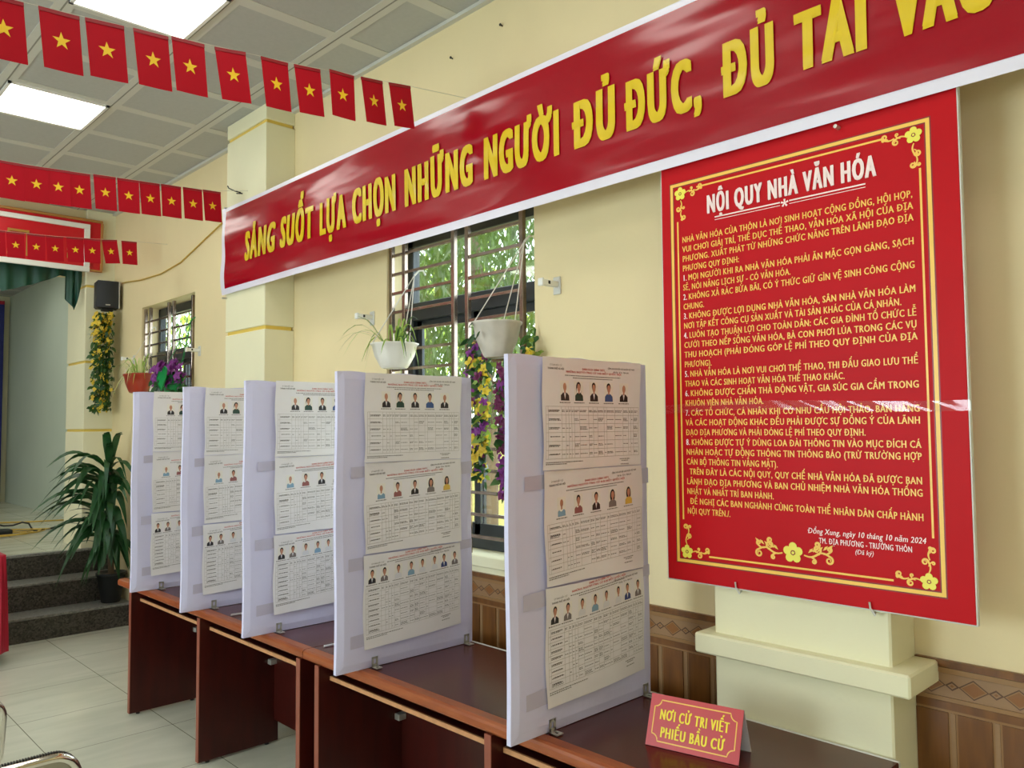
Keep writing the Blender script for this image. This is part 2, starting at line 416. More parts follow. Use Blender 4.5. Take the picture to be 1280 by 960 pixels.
# stage end: proscenium piers, header, side and back walls, platform and steps
mb = MB()
def grooved(mb, x0, y0, x1, y1, z0, z1, cuts, m='wallpale', g=0.024, e=0.012):
    z = z0
    for c in sorted(cuts):
        mb.bbox((x0, y0, z), (x1, y1, c - g / 2), m, 0.004); mb.box((x0 + e, y0 + e, c - g / 2), (x1 - e, y1 - e, c + g / 2), 'groove'); z = c + g / 2
    mb.bbox((x0, y0, z), (x1, y1, z1), m, 0.004)
grooved(mb, 2.375, YP, 3.0, 8.92, 0.0, ZC, [1.77, 2.428, 3.161])
mb.box((-4.2, YP, 0), (-3.9, 8.92, ZC), 'wallpale')
mb.box((-3.9, YP + 0.05, 3.26), (2.375, 8.6, ZC), 'wall')
structure(mb, 'wall_front')
mb = MB(); mb.box((3.07, 8.92, 0), (3.25, 14.9, ZC), 'stagewall'); structure(mb, 'wall_stage_right')
mb = MB(); mb.box((-4.4, 14.7, 0), (3.07, 14.9, ZC), 'wallpale'); structure(mb, 'wall_stage_back')
mb = MB(); mb.box((-4.4, 9.0, 0), (-4.2, 14.7, ZC), 'wall'); structure(mb, 'wall_stage_left')
mb = MB(); mb.box((-4.2, 8.33, 0), (3.07, 14.7, ST), 'stagefloor'); structure(mb, 'floor_stage')
mb = MB()
for z0, z1, y in ((0, 0.207, 7.73), (0.207, 0.437, 8.02), (0.437, 0.655, 8.30)):
    mb.box((-2.2, y + 0.006, z0), (W, 8.36, z1 - 0.022), 'granite'); mb.bbox((-2.2, y - 0.004, z1 - 0.022), (W, min(y + 0.32, 8.36), z1 + (0.001 if z1 > 0.6 else 0)), 'granite2', 0.004)
structure(mb, 'floor_steps')

# ceiling: grid of tiles with pale borders and dark seams
mb = MB(); mb.box((-4.4, -4.4, ZC), (3.25, 14.9, ZC + 0.12), 'ceil')
SX = [1.115 + 0.5915 * k for k in range(-9, 4)]; SY = [3.72 + 0.602 * k for k in range(-13, 19)]
for x in SX:
    if -4.2 < x < 2.6:
        mb.box((x - 0.045, -4.2, ZC - 0.004), (min(x + 0.045, W), 14.7, ZC + 0.001), 'ceilband'); mb.box((x - 0.004, -4.2, ZC - 0.005), (x + 0.004, 14.7, ZC - 0.003), 'seam')
for y in SY:
    if -4.2 < y < 14.7: mb.box((-4.2, y - 0.04, ZC - 0.0035), (W if y < 8.9 else 3.07, y + 0.04, ZC + 0.001), 'ceilband')
structure(mb, 'ceiling')
mb = MB(); mb.box((W - 0.03, -4.2, ZC - 0.022), (W, YP, ZC - 0.002), 'ceilband'); pass
structure(mb, 'trim_1')

# pillars on the right wall
def pillar(name, y0, y1, ledge):
    mb = MB(); x0 = 2.425 if not ledge else 2.445
    if ledge:
        mb.bbox((x0, y0, 0), (W, y1, ZC - 0.002), 'wallpale', 0.006)
        mb.bbox((2.395, y0 - 0.068, 0.995), (W, y1 + 0.05, 1.062), 'wallpale', 0.006)
    else: grooved(mb, x0, y0, W, y1, 0, ZC - 0.002, [2.43, 3.79])
    structure(mb, name)
pillar('pillar_1', 0.945, 1.535, True); pillar('pillar_2', 4.80, 5.375, False)

# wood-look wainscot tiles with a diamond border
def wainscot(name, y0, y1):
    mb = MB(); mp = lambda u, v, d: (W - 0.012 - d, u, v)
    mb.box((W - 0.012, y0, 0), (W, y1, 1.065), 'tilestrip')
    def st(z0, z1, m, d): mb.box((W - 0.012 - d, y0, z0), (W - 0.011, y1, z1), m)
    st(1.045, 1.065, 'tilebrown', 0.006); st(1.028, 1.043, 'tilestrip', 0.004); st(0.958, 1.026, 'tiletan', 0.001); st(0.945, 0.957, 'tilestrip', 0.004); st(0.92, 0.943, 'tilebrown', 0.002)
    k0 = math.ceil((y0 - 1.831) / 0.1165) - 1; y = 1.831 + 0.1165 * k0
    while y < y1 + 0.06:
        def dia(yc, zc, h, w, m, d):
            pts = [(yc, zc - h), (yc + w, zc), (yc, zc + h), (yc - w, zc)]
            pts = [(min(max(p[0], y0), y1), p[1]) for p in pts]
            mb.poly(pts, mp, d, m)
        if y0 + 0.03 < y < y1 - 0.03:
            dia(y, 0.992, 0.029, 0.041, 'diamondedge', 0.0016); dia(y, 0.992, 0.025, 0.036, 'tilestrip', 0.002); dia(y, 0.992, 0.021, 0.031, 'diamond', 0.0024)
        ys_ = y + 0.058
        if y0 + 0.02 < ys_ < y1 - 0.02:
            dia(ys_, 0.992, 0.014, 0.02, 'diamondedge', 0.0016); dia(ys_, 0.992, 0.009, 0.013, 'tiletan', 0.002); dia(ys_, 0.992, 0.004, 0.006, 'diamond', 0.0024)
        a, b = max(y0, y - 0.045), min(y1, y + 0.045)
        if b > a + 0.01: mb.box((W - 0.016, a, 0.02), (W - 0.011, b, 0.912), 'tilebrown'); 
        a, b = max(y0, y + 0.052), min(y1, y + 0.0645)
        if b > a: mb.box((W - 0.0145, a, 0.02), (W - 0.011, b, 0.912), 'tiletan')
        y += 0.1165
    structure(mb, name)
wainscot('trim_2', -4.2, 0.943); wainscot('trim_3', 1.537, 4.798); wainscot('trim_4', 5.377, 7.7)

# windows: dark aluminium sliding frame, glass and iron grille
def window(name, y0, y1, z0, z1):
    t = bpy.data.objects.new(name, None); COL.objects.link(t); t.location = (W + 0.15, (y0 + y1) / 2, z0); ORI[t.name] = Vector(t.location); tag(t, kind='structure')
    xa, xb = W + 0.148, W + 0.2
    zt = z0 + 1.262; zb2 = zt + 0.10
    f = MB()
    f.bbox((xa, y0, z0 + 0.02), (xb, y0 + 0.05, z1), 'alu'); f.bbox((xa, y1 - 0.05, z0 + 0.02), (xb, y1, z1), 'alu')
    f.bbox((xa, y0, z1 - 0.075), (xb, y1, z1), 'alu'); f.bbox((xa, y0, z0 + 0.02), (xb, y1, z0 + 0.075), 'alu'); f.bbox((xa - 0.01, y0, zt), (xb, y1, zb2), 'alu')
    f.build('window_frame', t)
    ym = (y0 + y1) / 2
    g = MB(); g.box((xa + 0.02, y0 + 0.05, zb2), (xa + 0.024, y1 - 0.05, z1 - 0.075), 'glass'); g.build('upper_pane', t)
    for a, b, xx in ((y0 + 0.05, ym + 0.02, xa + 0.008), (ym - 0.03, y1 - 0.05, xa + 0.03)):
        s_ = MB()
        s_.bbox((xx, a, z0 + 0.075), (xx + 0.02, a + 0.045, zt), 'alu', 0.002); s_.bbox((xx, b - 0.045, z0 + 0.075), (xx + 0.02, b, zt), 'alu', 0.002)
        s_.bbox((xx, a, z0 + 0.075), (xx + 0.02, b, z0 + 0.15), 'alu', 0.002); s_.bbox((xx, a, zt - 0.045), (xx + 0.02, b, zt), 'alu', 0.002)
        so = s_.build('sash', t)
        p = MB(); p.box((xx + 0.008, a + 0.045, z0 + 0.15), (xx + 0.012, b - 0.045, zt - 0.045), 'glass'); p.build('pane', so)
    gr = MB(); xg = W + 0.03; r = 0.008
    off = y0 - 2.57
    for yb in (2.678, 3.075, 3.184, 3.613, 3.735):
        gr.bbox((xg - 0.013, yb + off - 0.013, z0 + 0.01), (xg + 0.013, yb + off + 0.013, z1 - 0.01), 'bar', 0.003)
    z = z0 + 0.108
    while z < z1 - 0.03:
        for a, b in ((2.678, 3.075), (3.184, 3.735)): gr.bbox((xg - r, a + off, z - r), (xg + r, b + off, z + r), 'bar', 0.002)
        z += 0.1085
    gr.build('iron_grille', t)
    s2 = MB(); s2.bbox((W - 0.01, y0, z0 - 0.03), (xb, y1, z0 + 0.022), 'wallpale'); s2.build('window_sill', t)
    return t
window('window_1', 2.57, 3.745, 1.122, 2.885); window('window_2', 6.41, 7.59, 1.122, 2.885)
for i, (a, b) in enumerate(WL):
    t = bpy.data.objects.new('window_%d' % (i + 3), None); COL.objects.link(t); t.location = (-4.3, (a + b) / 2, 0.9); ORI[t.name] = Vector(t.location); tag(t, kind='structure')
    f = MB()
    for yb in (a, (a + b) / 2 - 0.025, b - 0.05): f.box((-4.32, yb, 0.9), (-4.28, yb + 0.05, 2.95), 'alu')
    for zb in (0.9, 2.2, 2.9): f.box((-4.32, a, zb), (-4.28, b, zb + 0.05), 'alu')
    f.build('window_frame', t); g = MB(); g.box((-4.302, a, 0.9), (-4.298, b, 2.95), 'glass'); g.build('pane', t)

# ================================================================ CEILING LIGHTS
def light_panel(x0, y0, label, group):
    t = thing('ceiling_light', (x0 + 0.29, y0 + 0.29, ZC), label, 'ceiling light', group)
    f = MB(); w = 0.575
    for a, b, c, d in ((0, 0, w, 0.018), (0, w - 0.018, w, w), (0, 0, 0.018, w), (w - 0.018, 0, w, w)): f.box((x0 + a, y0 + b, ZC - 0.016), (x0 + c, y0 + d, ZC - 0.004), 'white')
    f.build('frame', t)
    d_ = MB(); d_.box((x0 + 0.016, y0 + 0.016, ZC - 0.012), (x0 + w - 0.016, y0 + w - 0.016, ZC - 0.006), 'led'); d_.build('diffuser', t)
for i, x in enumerate((1.12, -0.65, -2.43)):
    for j, y in enumerate((-1.69, 0.116, 1.915, 3.725, 5.537, 7.34)):
        lab = 'square ceiling light panel outside the photo'
        if (i, j) == (0, 3): lab = 'large glowing ceiling panel cut by the top edge above the red flags'
        if (i, j) == (0, 4): lab = 'glowing ceiling panel between the upper and middle rows of red flags'
        if (i, j) == (0, 5): lab = 'small glowing ceiling panel behind the middle row of red flags'
        light_panel(x, y, lab, 'square ceiling lights')
for x in (1.71, 0.53, -0.65, -1.83):
    for y in (9.74, 11.55): light_panel(x, y, 'added light panel above the stage brightening its interior, hidden by the stage signboard', 'added stage light panels')  # unseen panels added to brighten the stage interior

# ================================================================ OUTSIDE
mb = MB(); mb.box((2.95, -6, -0.6), (40, 40, -0.4), 'ground'); structure(mb, 'ground')
mb = MB(); mb.box((6.4, -2, -0.4), (6.55, 30, 1.62), 'outwall'); mb.box((6.36, -2, 1.62), (6.59, 30, 1.7), 'outwall'); structure(mb, 'wall_garden')
def tree(name, x, y, r, zc, hgt, n, mats, label, ll=0.11):
    t = thing(name, (x, y, -0.4), label, 'tree', 'trees outside the windows')
    tr = MB(); tr.tube([(x, y, -0.4), (x + 0.1, y, zc * 0.5), (x, y + 0.1, zc + hgt * 0.3)], [0.14, 0.1, 0.05], 'bark', 8); tr.build('trunk', t, smooth=True)
    cr = MB()
    for k in range(n):
        while True:
            p = Vector((rnd.uniform(-1, 1), rnd.uniform(-1, 1), rnd.uniform(-1, 1)))
            if 0.15 < p.length < 1: break
        q = Vector((x + p.x * r, y + p.y * r, zc + p.z * hgt))
        dr = Vector((rnd.uniform(-0.5, 0.5), rnd.uniform(-0.8, 0.8), -1 + rnd.uniform(0, 0.7))).normalized(); L = ll * rnd.uniform(0.6, 1.5)
        sd = dr.cross(Vector((rnd.uniform(-1, 1), rnd.uniform(-1, 1), 0.2))).normalized()
        cr.strip([q, q + dr * L * 0.5, q + dr * L + Vector((0, 0, -0.03))], [0.01, L * 0.28, 0.004], sd, rnd.choice(mats))
    cr.build('crown', t)
tree('shade_tree', 5.0, 5.6, 1.3, 3.3, 1.5, 6500, ['treeleaf2', 'treeleaf3', 'treeleaf2'], 'leafy green tree outside the window behind the white hanging pots')
tree('shade_tree', 4.9, 8.3, 1.2, 2.3, 1.3, 5500, ['treeleaf1', 'treeleaf1', 'treeleaf2'], 'bright yellow-green tree seen low through the left half of the nearer window')
tree('shade_tree', 8.6, 11.0, 1.9, 3.8, 2.2, 5500, ['treeleaf2', 'treeleaf1', 'treeleaf3'], 'tall green tree farther off behind the garden wall', 0.16)
tree('shade_tree', 6.0, 14.6, 1.8, 3.2, 2.0, 4600, ['treeleaf3', 'treeleaf2', 'treeleaf1'], 'green tree seen through the far window above the purple flowers', 0.15)

# ================================================================ TABLES
def table(name, y0, y1, legs, label, backz):
    t = thing(name, (2.12, (y0 + y1) / 2, 0), label, 'table', 'writing tables along the wall')
    tp = MB(); zt, zb = 0.803, 0.765; x0, x1 = 1.815, 2.424
    tp.bbox((x0 + 0.02, y0, zb), (x1, y1, zt), 'tabletop', 0.003); tp.build('table_top', t)
    e = MB()
    prof = [(x0 + 0.05, zt + 0.0006), (x0 + 0.012, zt + 0.0004), (x0 + 0.003, zt - 0.005), (x0, zt - 0.014), (x0, zb + 0.006), (x0 + 0.004, zb - 0.001), (x0 + 0.03, zb - 0.001)]
    vs = [(x, y0, z) for x, z in prof] + [(x, y1, z) for x, z in prof]; n = len(prof)
    e.raw(vs, [(i, i + 1, n + i + 1, n + i) for i in range(n - 1)], 'tableedge')
    e.build('edge_band', t)
    r = MB(); r.bbox((x1 - 0.002, y0, zb), (x1 + 0.012, y1, zt + 0.001), 'edgegrey', 0.003); r.build('rear_edge_sheen', t)  # pale grey strip stands in for wall light reflected along the rear edge
    for yl in legs:
        l = MB(); l.box((1.806, yl - 0.016, 0.012), (2.26, yl + 0.016, zb), 'tableside')
        lo = l.build('leg', t)
        b = MB(); b.bbox((1.802, yl - 0.016, 0.012), (1.808, yl + 0.016, zb), 'legedge', 0.001); b.build('edge_strip', lo)
        ft = MB()
        for xf in (1.86, 2.2): ft.lathe((xf, yl, 0), [(0.012, 0), (0.012, 0.012)], 'black', 10)
        ft.build('foot', lo)
        for zz in (0.46, 0.64):
            bk = MB(); bk.bbox((2.195, yl - 0.05, zz - 0.014), (2.236, yl - 0.015, zz + 0.014), 'steel', 0.002)
            bk.build('corner_bracket', t)
    b = MB(); b.box((2.236, y0 + 0.04, backz), (2.254, y1 - 0.12, zb), 'tableside'); b.build('back_panel', t)
    ls = sorted(legs)
    for a, c in zip(ls, ls[1:]):
        if c - a < 0.3: continue
        s_ = MB(); s_.box((1.864, a + 0.016, 0.697), (2.23, c - 0.016, 0.713), 'tableside'); so = s_.build('shelf', t)
        q = MB(); q.box((1.858, a + 0.016, 0.6965), (1.866, c - 0.016, 0.7135), 'rawwood'); q.build('chipboard_edge', so)
    return t
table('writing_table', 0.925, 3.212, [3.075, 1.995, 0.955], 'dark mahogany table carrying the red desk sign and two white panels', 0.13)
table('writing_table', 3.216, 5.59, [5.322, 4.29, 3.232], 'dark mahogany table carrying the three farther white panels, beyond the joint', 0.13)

# ================================================================ BOOTH PANELS
PAN = [(1.80, 'nearest, beside the red desk sign'), (2.785, 'second from the red desk sign'), (3.585, 'middle one of five'), (4.31, 'fourth from the red desk sign'), (5.06, 'farthest one, in front of the dracaena')]
PL = ['tall lavender-white cloth panel beside the red desk sign, in front of the window garland',
      'tall lavender-white cloth panel below the white spider plant pot, second from desk sign',
      'tall lavender-white cloth panel standing third from the red desk sign, middle of five',
      'tall lavender-white cloth panel standing fourth from the red desk sign',
      'tall lavender-white cloth panel farthest from the desk sign, hiding half the dracaena']
def panel_proto():
    t = thing('booth_panel', (0, 0, 0), 'x', 'partition panel', 'booth panels on the tables')
    b = MB(); w, h, th = 0.706, 1.195, 0.03
    def fr(u, v):
        x = u * w; z = v * h
        edge = min(u, 1 - u, v, 1 - v)
        return (x + 0.003 * math.sin(v * 9), -th / 2 - 0.002 * math.sin(u * 11 + v * 7) * (1 if edge > 0.03 else 0) + (0.006 if edge < 0.001 else 0), z + 0.003 * math.sin(u * 17) * (v > 0.99))
    b.grid(fr, 24, 40, 'fabric')
    def bk(u, v): p = fr(u, v); return (p[0], th / 2 - (0.006 if min(u, 1 - u, v, 1 - v) < 0.001 else 0), p[2])
    b.grid(bk, 24, 40, 'fabric')
    for i in range(24):
        for v in (0.0, 1.0):
            b.raw([fr(i / 24, v), fr((i + 1) / 24, v), bk((i + 1) / 24, v), bk(i / 24, v)], [(0, 1, 2, 3)], 'fabric')
    for j in range(40):
        for u in (0.0, 1.0):
            b.raw([fr(u, j / 40), fr(u, (j + 1) / 40), bk(u, (j + 1) / 40), bk(u, j / 40)], [(0, 1, 2, 3)], 'fabric')
    b.build('cloth_cover', t, local=True, smooth=False)
    for xb in (0.175, 0.665):
        k = MB(); s = 0.014; y = -th / 2 - 0.002
        for a, c, d, e in ((-s, 0.004, -s + 0.008, 0.042), (s - 0.008, 0.004, s, 0.042), (-s, 0.004, s, 0.014), (-s, 0.034, s, 0.042)): k.box((xb + a, y - 0.003, c), (xb + d, y, e), 'steel')
        for a, c, d, e in ((-s, -0.036, -s + 0.008, 0), (s - 0.008, -0.036, s, 0), (-s, -0.036, s, -0.027), (-s, -0.01, s, 0)): k.box((xb + a, y + c, 0.001), (xb + d, y + e, 0.004), 'steel')
        k.build('corner_bracket', t, local=True)
    for (a, c, d, e) in ((0.05, 0.395, 0.16, 0.445), (0.06, 0.765, 0.15, 0.81), (0.06, 0.09, 0.16, 0.14), (0.625, 0.755, 0.702, 0.81), (0.62, 0.42, 0.70, 0.46)):
        k = MB(); y = -th / 2 - 0.0028; k.raw([(a, y, c), (d, y, c + 0.004), (d, y, e + 0.004), (a, y, e)], [(0, 1, 2, 3)], 'tape'); k.build('clear_tape', t, local=True)
    return t
pp = panel_proto(); panels = []
for i, (y, _) in enumerate(PAN):
    o = pp if i == 0 else copy_tree(pp)
    o.location = (1.713, y + 0.0, 0.8055); o['label'] = PL[i]; panels.append(o)

# ================================================================ CANDIDATE SHEETS
SW, SH = 0.51, 0.366
def wave(u, v, k): return 0.0065 * math.sin(u * 13 + k * 2.1 + v * 3) * (0.4 + 0.6 * abs(u / SW - 0.5)) + 0.003 * math.sin(v * 14 + k) * math.sin(u * 6 + 1)
def portrait(mb, mp, cx, z0, w, h, d, shirt, female, bald, openj):
    mb.rect(cx - w / 2, z0, cx + w / 2, z0 + h, mp, d, 'portraitbg')
    el = lambda x, y, a, b, n=12: [(x + a * math.cos(6.2832 * i / n), y + b * math.sin(6.2832 * i / n)) for i in range(n)]
    hy = z0 + h * 0.68
    if female: mb.poly(el(cx, hy - h * 0.07, w * 0.31, h * 0.36), mp, d + 0.0002, 'hair')
    mb.poly([(cx - w * 0.46, z0), (cx + w * 0.46, z0), (cx + w * 0.44, z0 + h * 0.26), (cx + w * 0.2, z0 + h * 0.4), (cx - w * 0.2, z0 + h * 0.4), (cx - w * 0.44, z0 + h * 0.26)], mp, d + 0.0004, 'p_' + shirt)
    if openj: mb.poly([(cx, z0 + h * 0.06), (cx + w * 0.12, z0 + h * 0.4), (cx - w * 0.12, z0 + h * 0.4)], mp, d + 0.0006, 'p_white')
    mb.poly([(cx - w * 0.08, z0 + h * 0.36), (cx + w * 0.08, z0 + h * 0.36), (cx + w * 0.08, z0 + h * 0.55), (cx - w * 0.08, z0 + h * 0.55)], mp, d + 0.0008, 'skin')
    if not bald: mb.poly(el(cx, hy + h * 0.07, w * 0.225, h * 0.22), mp, d + 0.0007, 'hair')
    mb.poly(el(cx, hy - (0 if bald else h * 0.02), w * 0.185, h * 0.205), mp, d + 0.001, 'skin')
SPEC = {
 0: dict(ph=[('black', 0, 1, 1), ('green', 1, 0, 0), ('black', 0, 0, 1), ('blue', 1, 0, 0), ('black', 0, 1, 1)], rows=6, pu=(0.105, 0.178, 0.258, 0.338, 0.418), pz=0.225, ps=(0.046, 0.066), tz=(0.205, 0.035), rot=0.0),
 1: dict(ph=[('sky', 0, 1, 0), ('maroon', 1, 0, 0), ('black', 0, 0, 1), ('grey', 1, 0, 0), ('yellow', 1, 0, 0)], rows=6, pu=(0.085, 0.168, 0.255, 0.338, 0.425), pz=0.225, ps=(0.042, 0.062), tz=(0.205, 0.05), rot=0.05),
 2: dict(ph=[('black', 0, 0, 1), ('grey', 0, 0, 1), ('white', 0, 0, 0), ('sky', 0, 0, 0), ('white', 0, 0, 0), ('white', 0, 0, 0), ('navy', 0, 0, 1), ('grey', 0, 0, 1)], rows=9, pu=(0.04, 0.098, 0.166, 0.232, 0.292, 0.36, 0.414, 0.475), pz=0.262, ps=(0.038, 0.058), tz=(0.245, 0.062), rot=0.058)}
def sheet_proto(k):
    sp = SPEC[k]; r2 = random.Random(40 + k)
    t = thing('candidate_sheet', (0, 0, 0), 'x', 'poster', 'candidate sheets taped to the panels')
    sl = sp['rot']
    mp = lambda u, v, d: (u, -0.0105 - wave(u, v, k) - d, v)
    mpr = lambda u, v, d: (u, -0.0105 - wave(u, v + sl * (u - SW / 2), k) - d, v + sl * (u - SW / 2))
    b = MB()
    b.grid(lambda u, v: mp(u * SW + 0.003 * math.sin(v * 8 + k), v * SH + (0.018 * (u - 0.5) if k == 2 and v < 0.5 else 0) * (1 - 2 * v), 0), 20, 16, 'paper')
    b.build('paper', t, local=True, smooth=True)
    D = 0.0012
    b = MB()
    put_text(b, 'ỦY BAN BẦU CỬ', mpr, 0.035, 0.095, SH - 0.028, 0.0055, D, 'ink', res=1); put_text(b, 'THÀNH PHỐ HÀ NỘI', mpr, 0.025, 0.105, SH - 0.04, 0.006, D, 'ink', 0.1, 2, 1)
    put_text(b, 'CỘNG HÒA XÃ HỘI CHỦ NGHĨA VIỆT NAM', mpr, 0.335, 0.475, SH - 0.028, 0.0055, D, 'ink', 0.1, 2, 1); put_text(b, 'Độc lập - Tự do - Hạnh phúc', mpr, 0.365, 0.445, SH - 0.04, 0.0055, D, 'ink', 0.1, 2, 1)
    def dash(u0, u1, v, h=0.0028):
        u = u0
        while u < u1:
            w = r2.uniform(0.003, 0.009); b.rect(u, v, min(u + w, u1), v + h, mpr, D, 'ink'); u += w + 0.0022
    zt = sp['pz'] + sp['ps'][1]
    dash(0.11, 0.40, zt + 0.0165); dash(0.15, 0.36, zt + 0.009)
    for u in sp['pu']: dash(u - 0.027, u + 0.027, sp['pz'] - 0.008, 0.003)
    t0, t1 = sp['tz']; rows = sp['rows']; rh = (t0 - t1) / rows
    cols = [0.012, 0.022, 0.085, 0.105, 0.12, 0.134, 0.148, 0.176, 0.225, 0.25, 0.275, 0.31, 0.325, 0.37, 0.415, 0.445, 0.458, 0.472, 0.5]
    for i in range(rows):
        for a, c in zip(cols[1:], cols[2:]):
            nl = r2.choice((0, 1, 1, 2, 3)) if c - a > 0.02 else r2.choice((0, 1))
            if i == 0: nl = 2
            for q in range(nl):
                v = t0 - (i + 0.5) * rh + (q - (nl - 1) / 2) * 0.0042; dash(a + 0.002, c - 0.002 - r2.uniform(0, (c - a) * 0.3), v - 0.001, 0.0021)
        dash(0.03, 0.075, t0 - (i + 0.5) * rh, 0.003)
    dash(0.012, 0.19, t1 - 0.012); dash(0.012, 0.11, t1 - 0.018); dash(0.395, 0.45, t1 - 0.012); dash(0.405, 0.44, t1 - 0.018); dash(0.40, 0.445, t1 - 0.03)
    b.build('lettering', t, local=True)
    b = MB()
    put_text(b, 'DANH SÁCH CHÍNH THỨC', mpr, 0.20, 0.32, zt + 0.038, 0.007, D, 'inkred', 0.1, 2, 1); put_text(b, 'NHỮNG NGƯỜI ỨNG CỬ ĐẠI BIỂU QUỐC HỘI', mpr, 0.115, 0.405, zt + 0.027, 0.0065, D, 'inkred', 0.1, 2, 1)
    b.build('heading', t, local=True)
    b = MB()
    for i in range(rows + 1): b.rect(0.012, t0 - i * rh, 0.5, t0 - i * rh + 0.0009, mpr, D, 'inkline', 16)
    for c in cols: b.ribbon([(c, t0 + (t1 - t0) * j / 8) for j in range(9)], 0.0009, mpr, D, 'inkline')
    b.build('table_ruling', t, local=True)
    for u, (sh, fem, bald, op) in zip(sp['pu'], sp['ph']):
        b = MB(); portrait(b, mpr, u, sp['pz'], sp['ps'][0], sp['ps'][1], D, sh, fem, bald, op); b.build('portrait_photo', t, local=True)
    return t
ORD = ['nearest the red desk sign', 'second from the red desk sign', 'third from the red desk sign', 'fourth from the red desk sign', 'farthest from the red desk sign']
KIND = ['topmost candidate list with five portraits', 'middle candidate list with five portraits', 'lowest candidate list with eight portraits']
ZS = [1.633, 1.265, 0.893]
for k in range(3):
    pr = sheet_proto(k)
    for i, (y, _) in enumerate(PAN):
        o = pr if i == 0 else copy_tree(pr)
        jx = [0.14, 0.118, 0.143, 0.108, 0.108][i]; dz = [0, 0.0, 0.005, 0.0, 0.006][i]
        o.location = (1.713 + jx + (0.006 * (k - 1) if i == 0 else 0), y - 0.016, ZS[k] + dz); o.rotation_euler = (0, 0, 0)
        o['label'] = KIND[k] + ' on the white panel ' + ORD[i]

# ================================================================ DESK SIGN, PENS
def desk_sign():
    A = Vector((2.02, 1.519, 0.8045)); B = Vector((2.08, 1.237, 0.8045)); u = (B - A).normalized(); back = Vector((-u.y, u.x, 0))
    if back.x < 0: back = -back
    Wd = (B - A).length; H = 0.138; th = 0.062
    t = thing('desk_sign', tuple((A + B) / 2 + back * 0.05), 'small red tent-shaped sign with yellow lettering standing on the mahogany table', 'sign')
    upv = (back * 0.058 + Vector((0, 0, 1)) * H).normalized(); L = math.hypot(0.058, H); nrm = u.cross(upv)
    if nrm.x > 0: nrm = -nrm
    mp = lambda a, v, d: tuple(A + u * a + upv * v + nrm * d)
    c = MB(); c.box((0, 0, -0.003), (Wd, L, 0), 'signred', tf=lambda p: mp(p[0], p[1], p[2])); c.build('front_card', t)
    top = A + upv * L; foot = A + back * 0.118
    k = MB(); k.raw([tuple(top + nrm * -0.001), tuple(top + u * Wd + nrm * -0.001), tuple(foot + u * Wd), tuple(foot), tuple(top + nrm * -0.005), tuple(top + u * Wd + nrm * -0.005), tuple(foot + u * Wd - back * 0.004), tuple(foot - back * 0.004)],
                    [(0, 1, 2, 3), (7, 6, 5, 4), (0, 3, 7, 4), (1, 5, 6, 2), (3, 2, 6, 7), (0, 4, 5, 1)], 'cardwhite'); k.build('back_card', t)
    f = MB(); m = 0.016; r = 0.02
    def frm(mg, rr):
        p = []
        for (cx, cy, a0) in ((mg, mg, 90), (Wd - mg, mg, 180), (Wd - mg, L - mg, 270), (mg, L - mg, 360)):
            for s_ in range(7): a = math.radians(a0 - 90 * s_ / 6); p.append((cx + rr * math.cos(a), cy + rr * math.sin(a)))
        return p + p[:1]
    f.ribbon(frm(m, r), 0.0035, mp, 0.0008, 'boardy'); f.build('border', t)
    x = MB(); put_text(x, 'NƠI CỬ TRI VIẾT', mp, 0.034, Wd - 0.036, 0.079, 0.029, 0.0009, 'cardy', 0.2, 5, 3, lift=0.0002); put_text(x, 'PHIẾU BẦU CỬ', mp, 0.042, Wd - 0.044, 0.029, 0.029, 0.0009, 'cardy', 0.2, 5, 3, lift=0.0002)
    x.build('lettering', t)
desk_sign()
for (xa, ya, lab) in ((1.875, 4.055, 'white pen on the table behind the middle cloth panel'), (1.90, 3.18, 'white pen on the table behind the second cloth panel')):
    t = thing('pen', (xa, ya, 0.808), lab, 'pen', 'white pens on the tables')
    b = MB(); b.tube([(xa, ya, 0.8085), (xa + 0.12, ya - 0.012, 0.8085)], 0.0048, 'pen', 8); b.build('barrel', t, smooth=True)
    b = MB(); b.tube([(xa + 0.12, ya - 0.012, 0.8085), (xa + 0.14, ya - 0.014, 0.8085)], [0.0046, 0.001], 'steel', 8); b.build('tip', t)

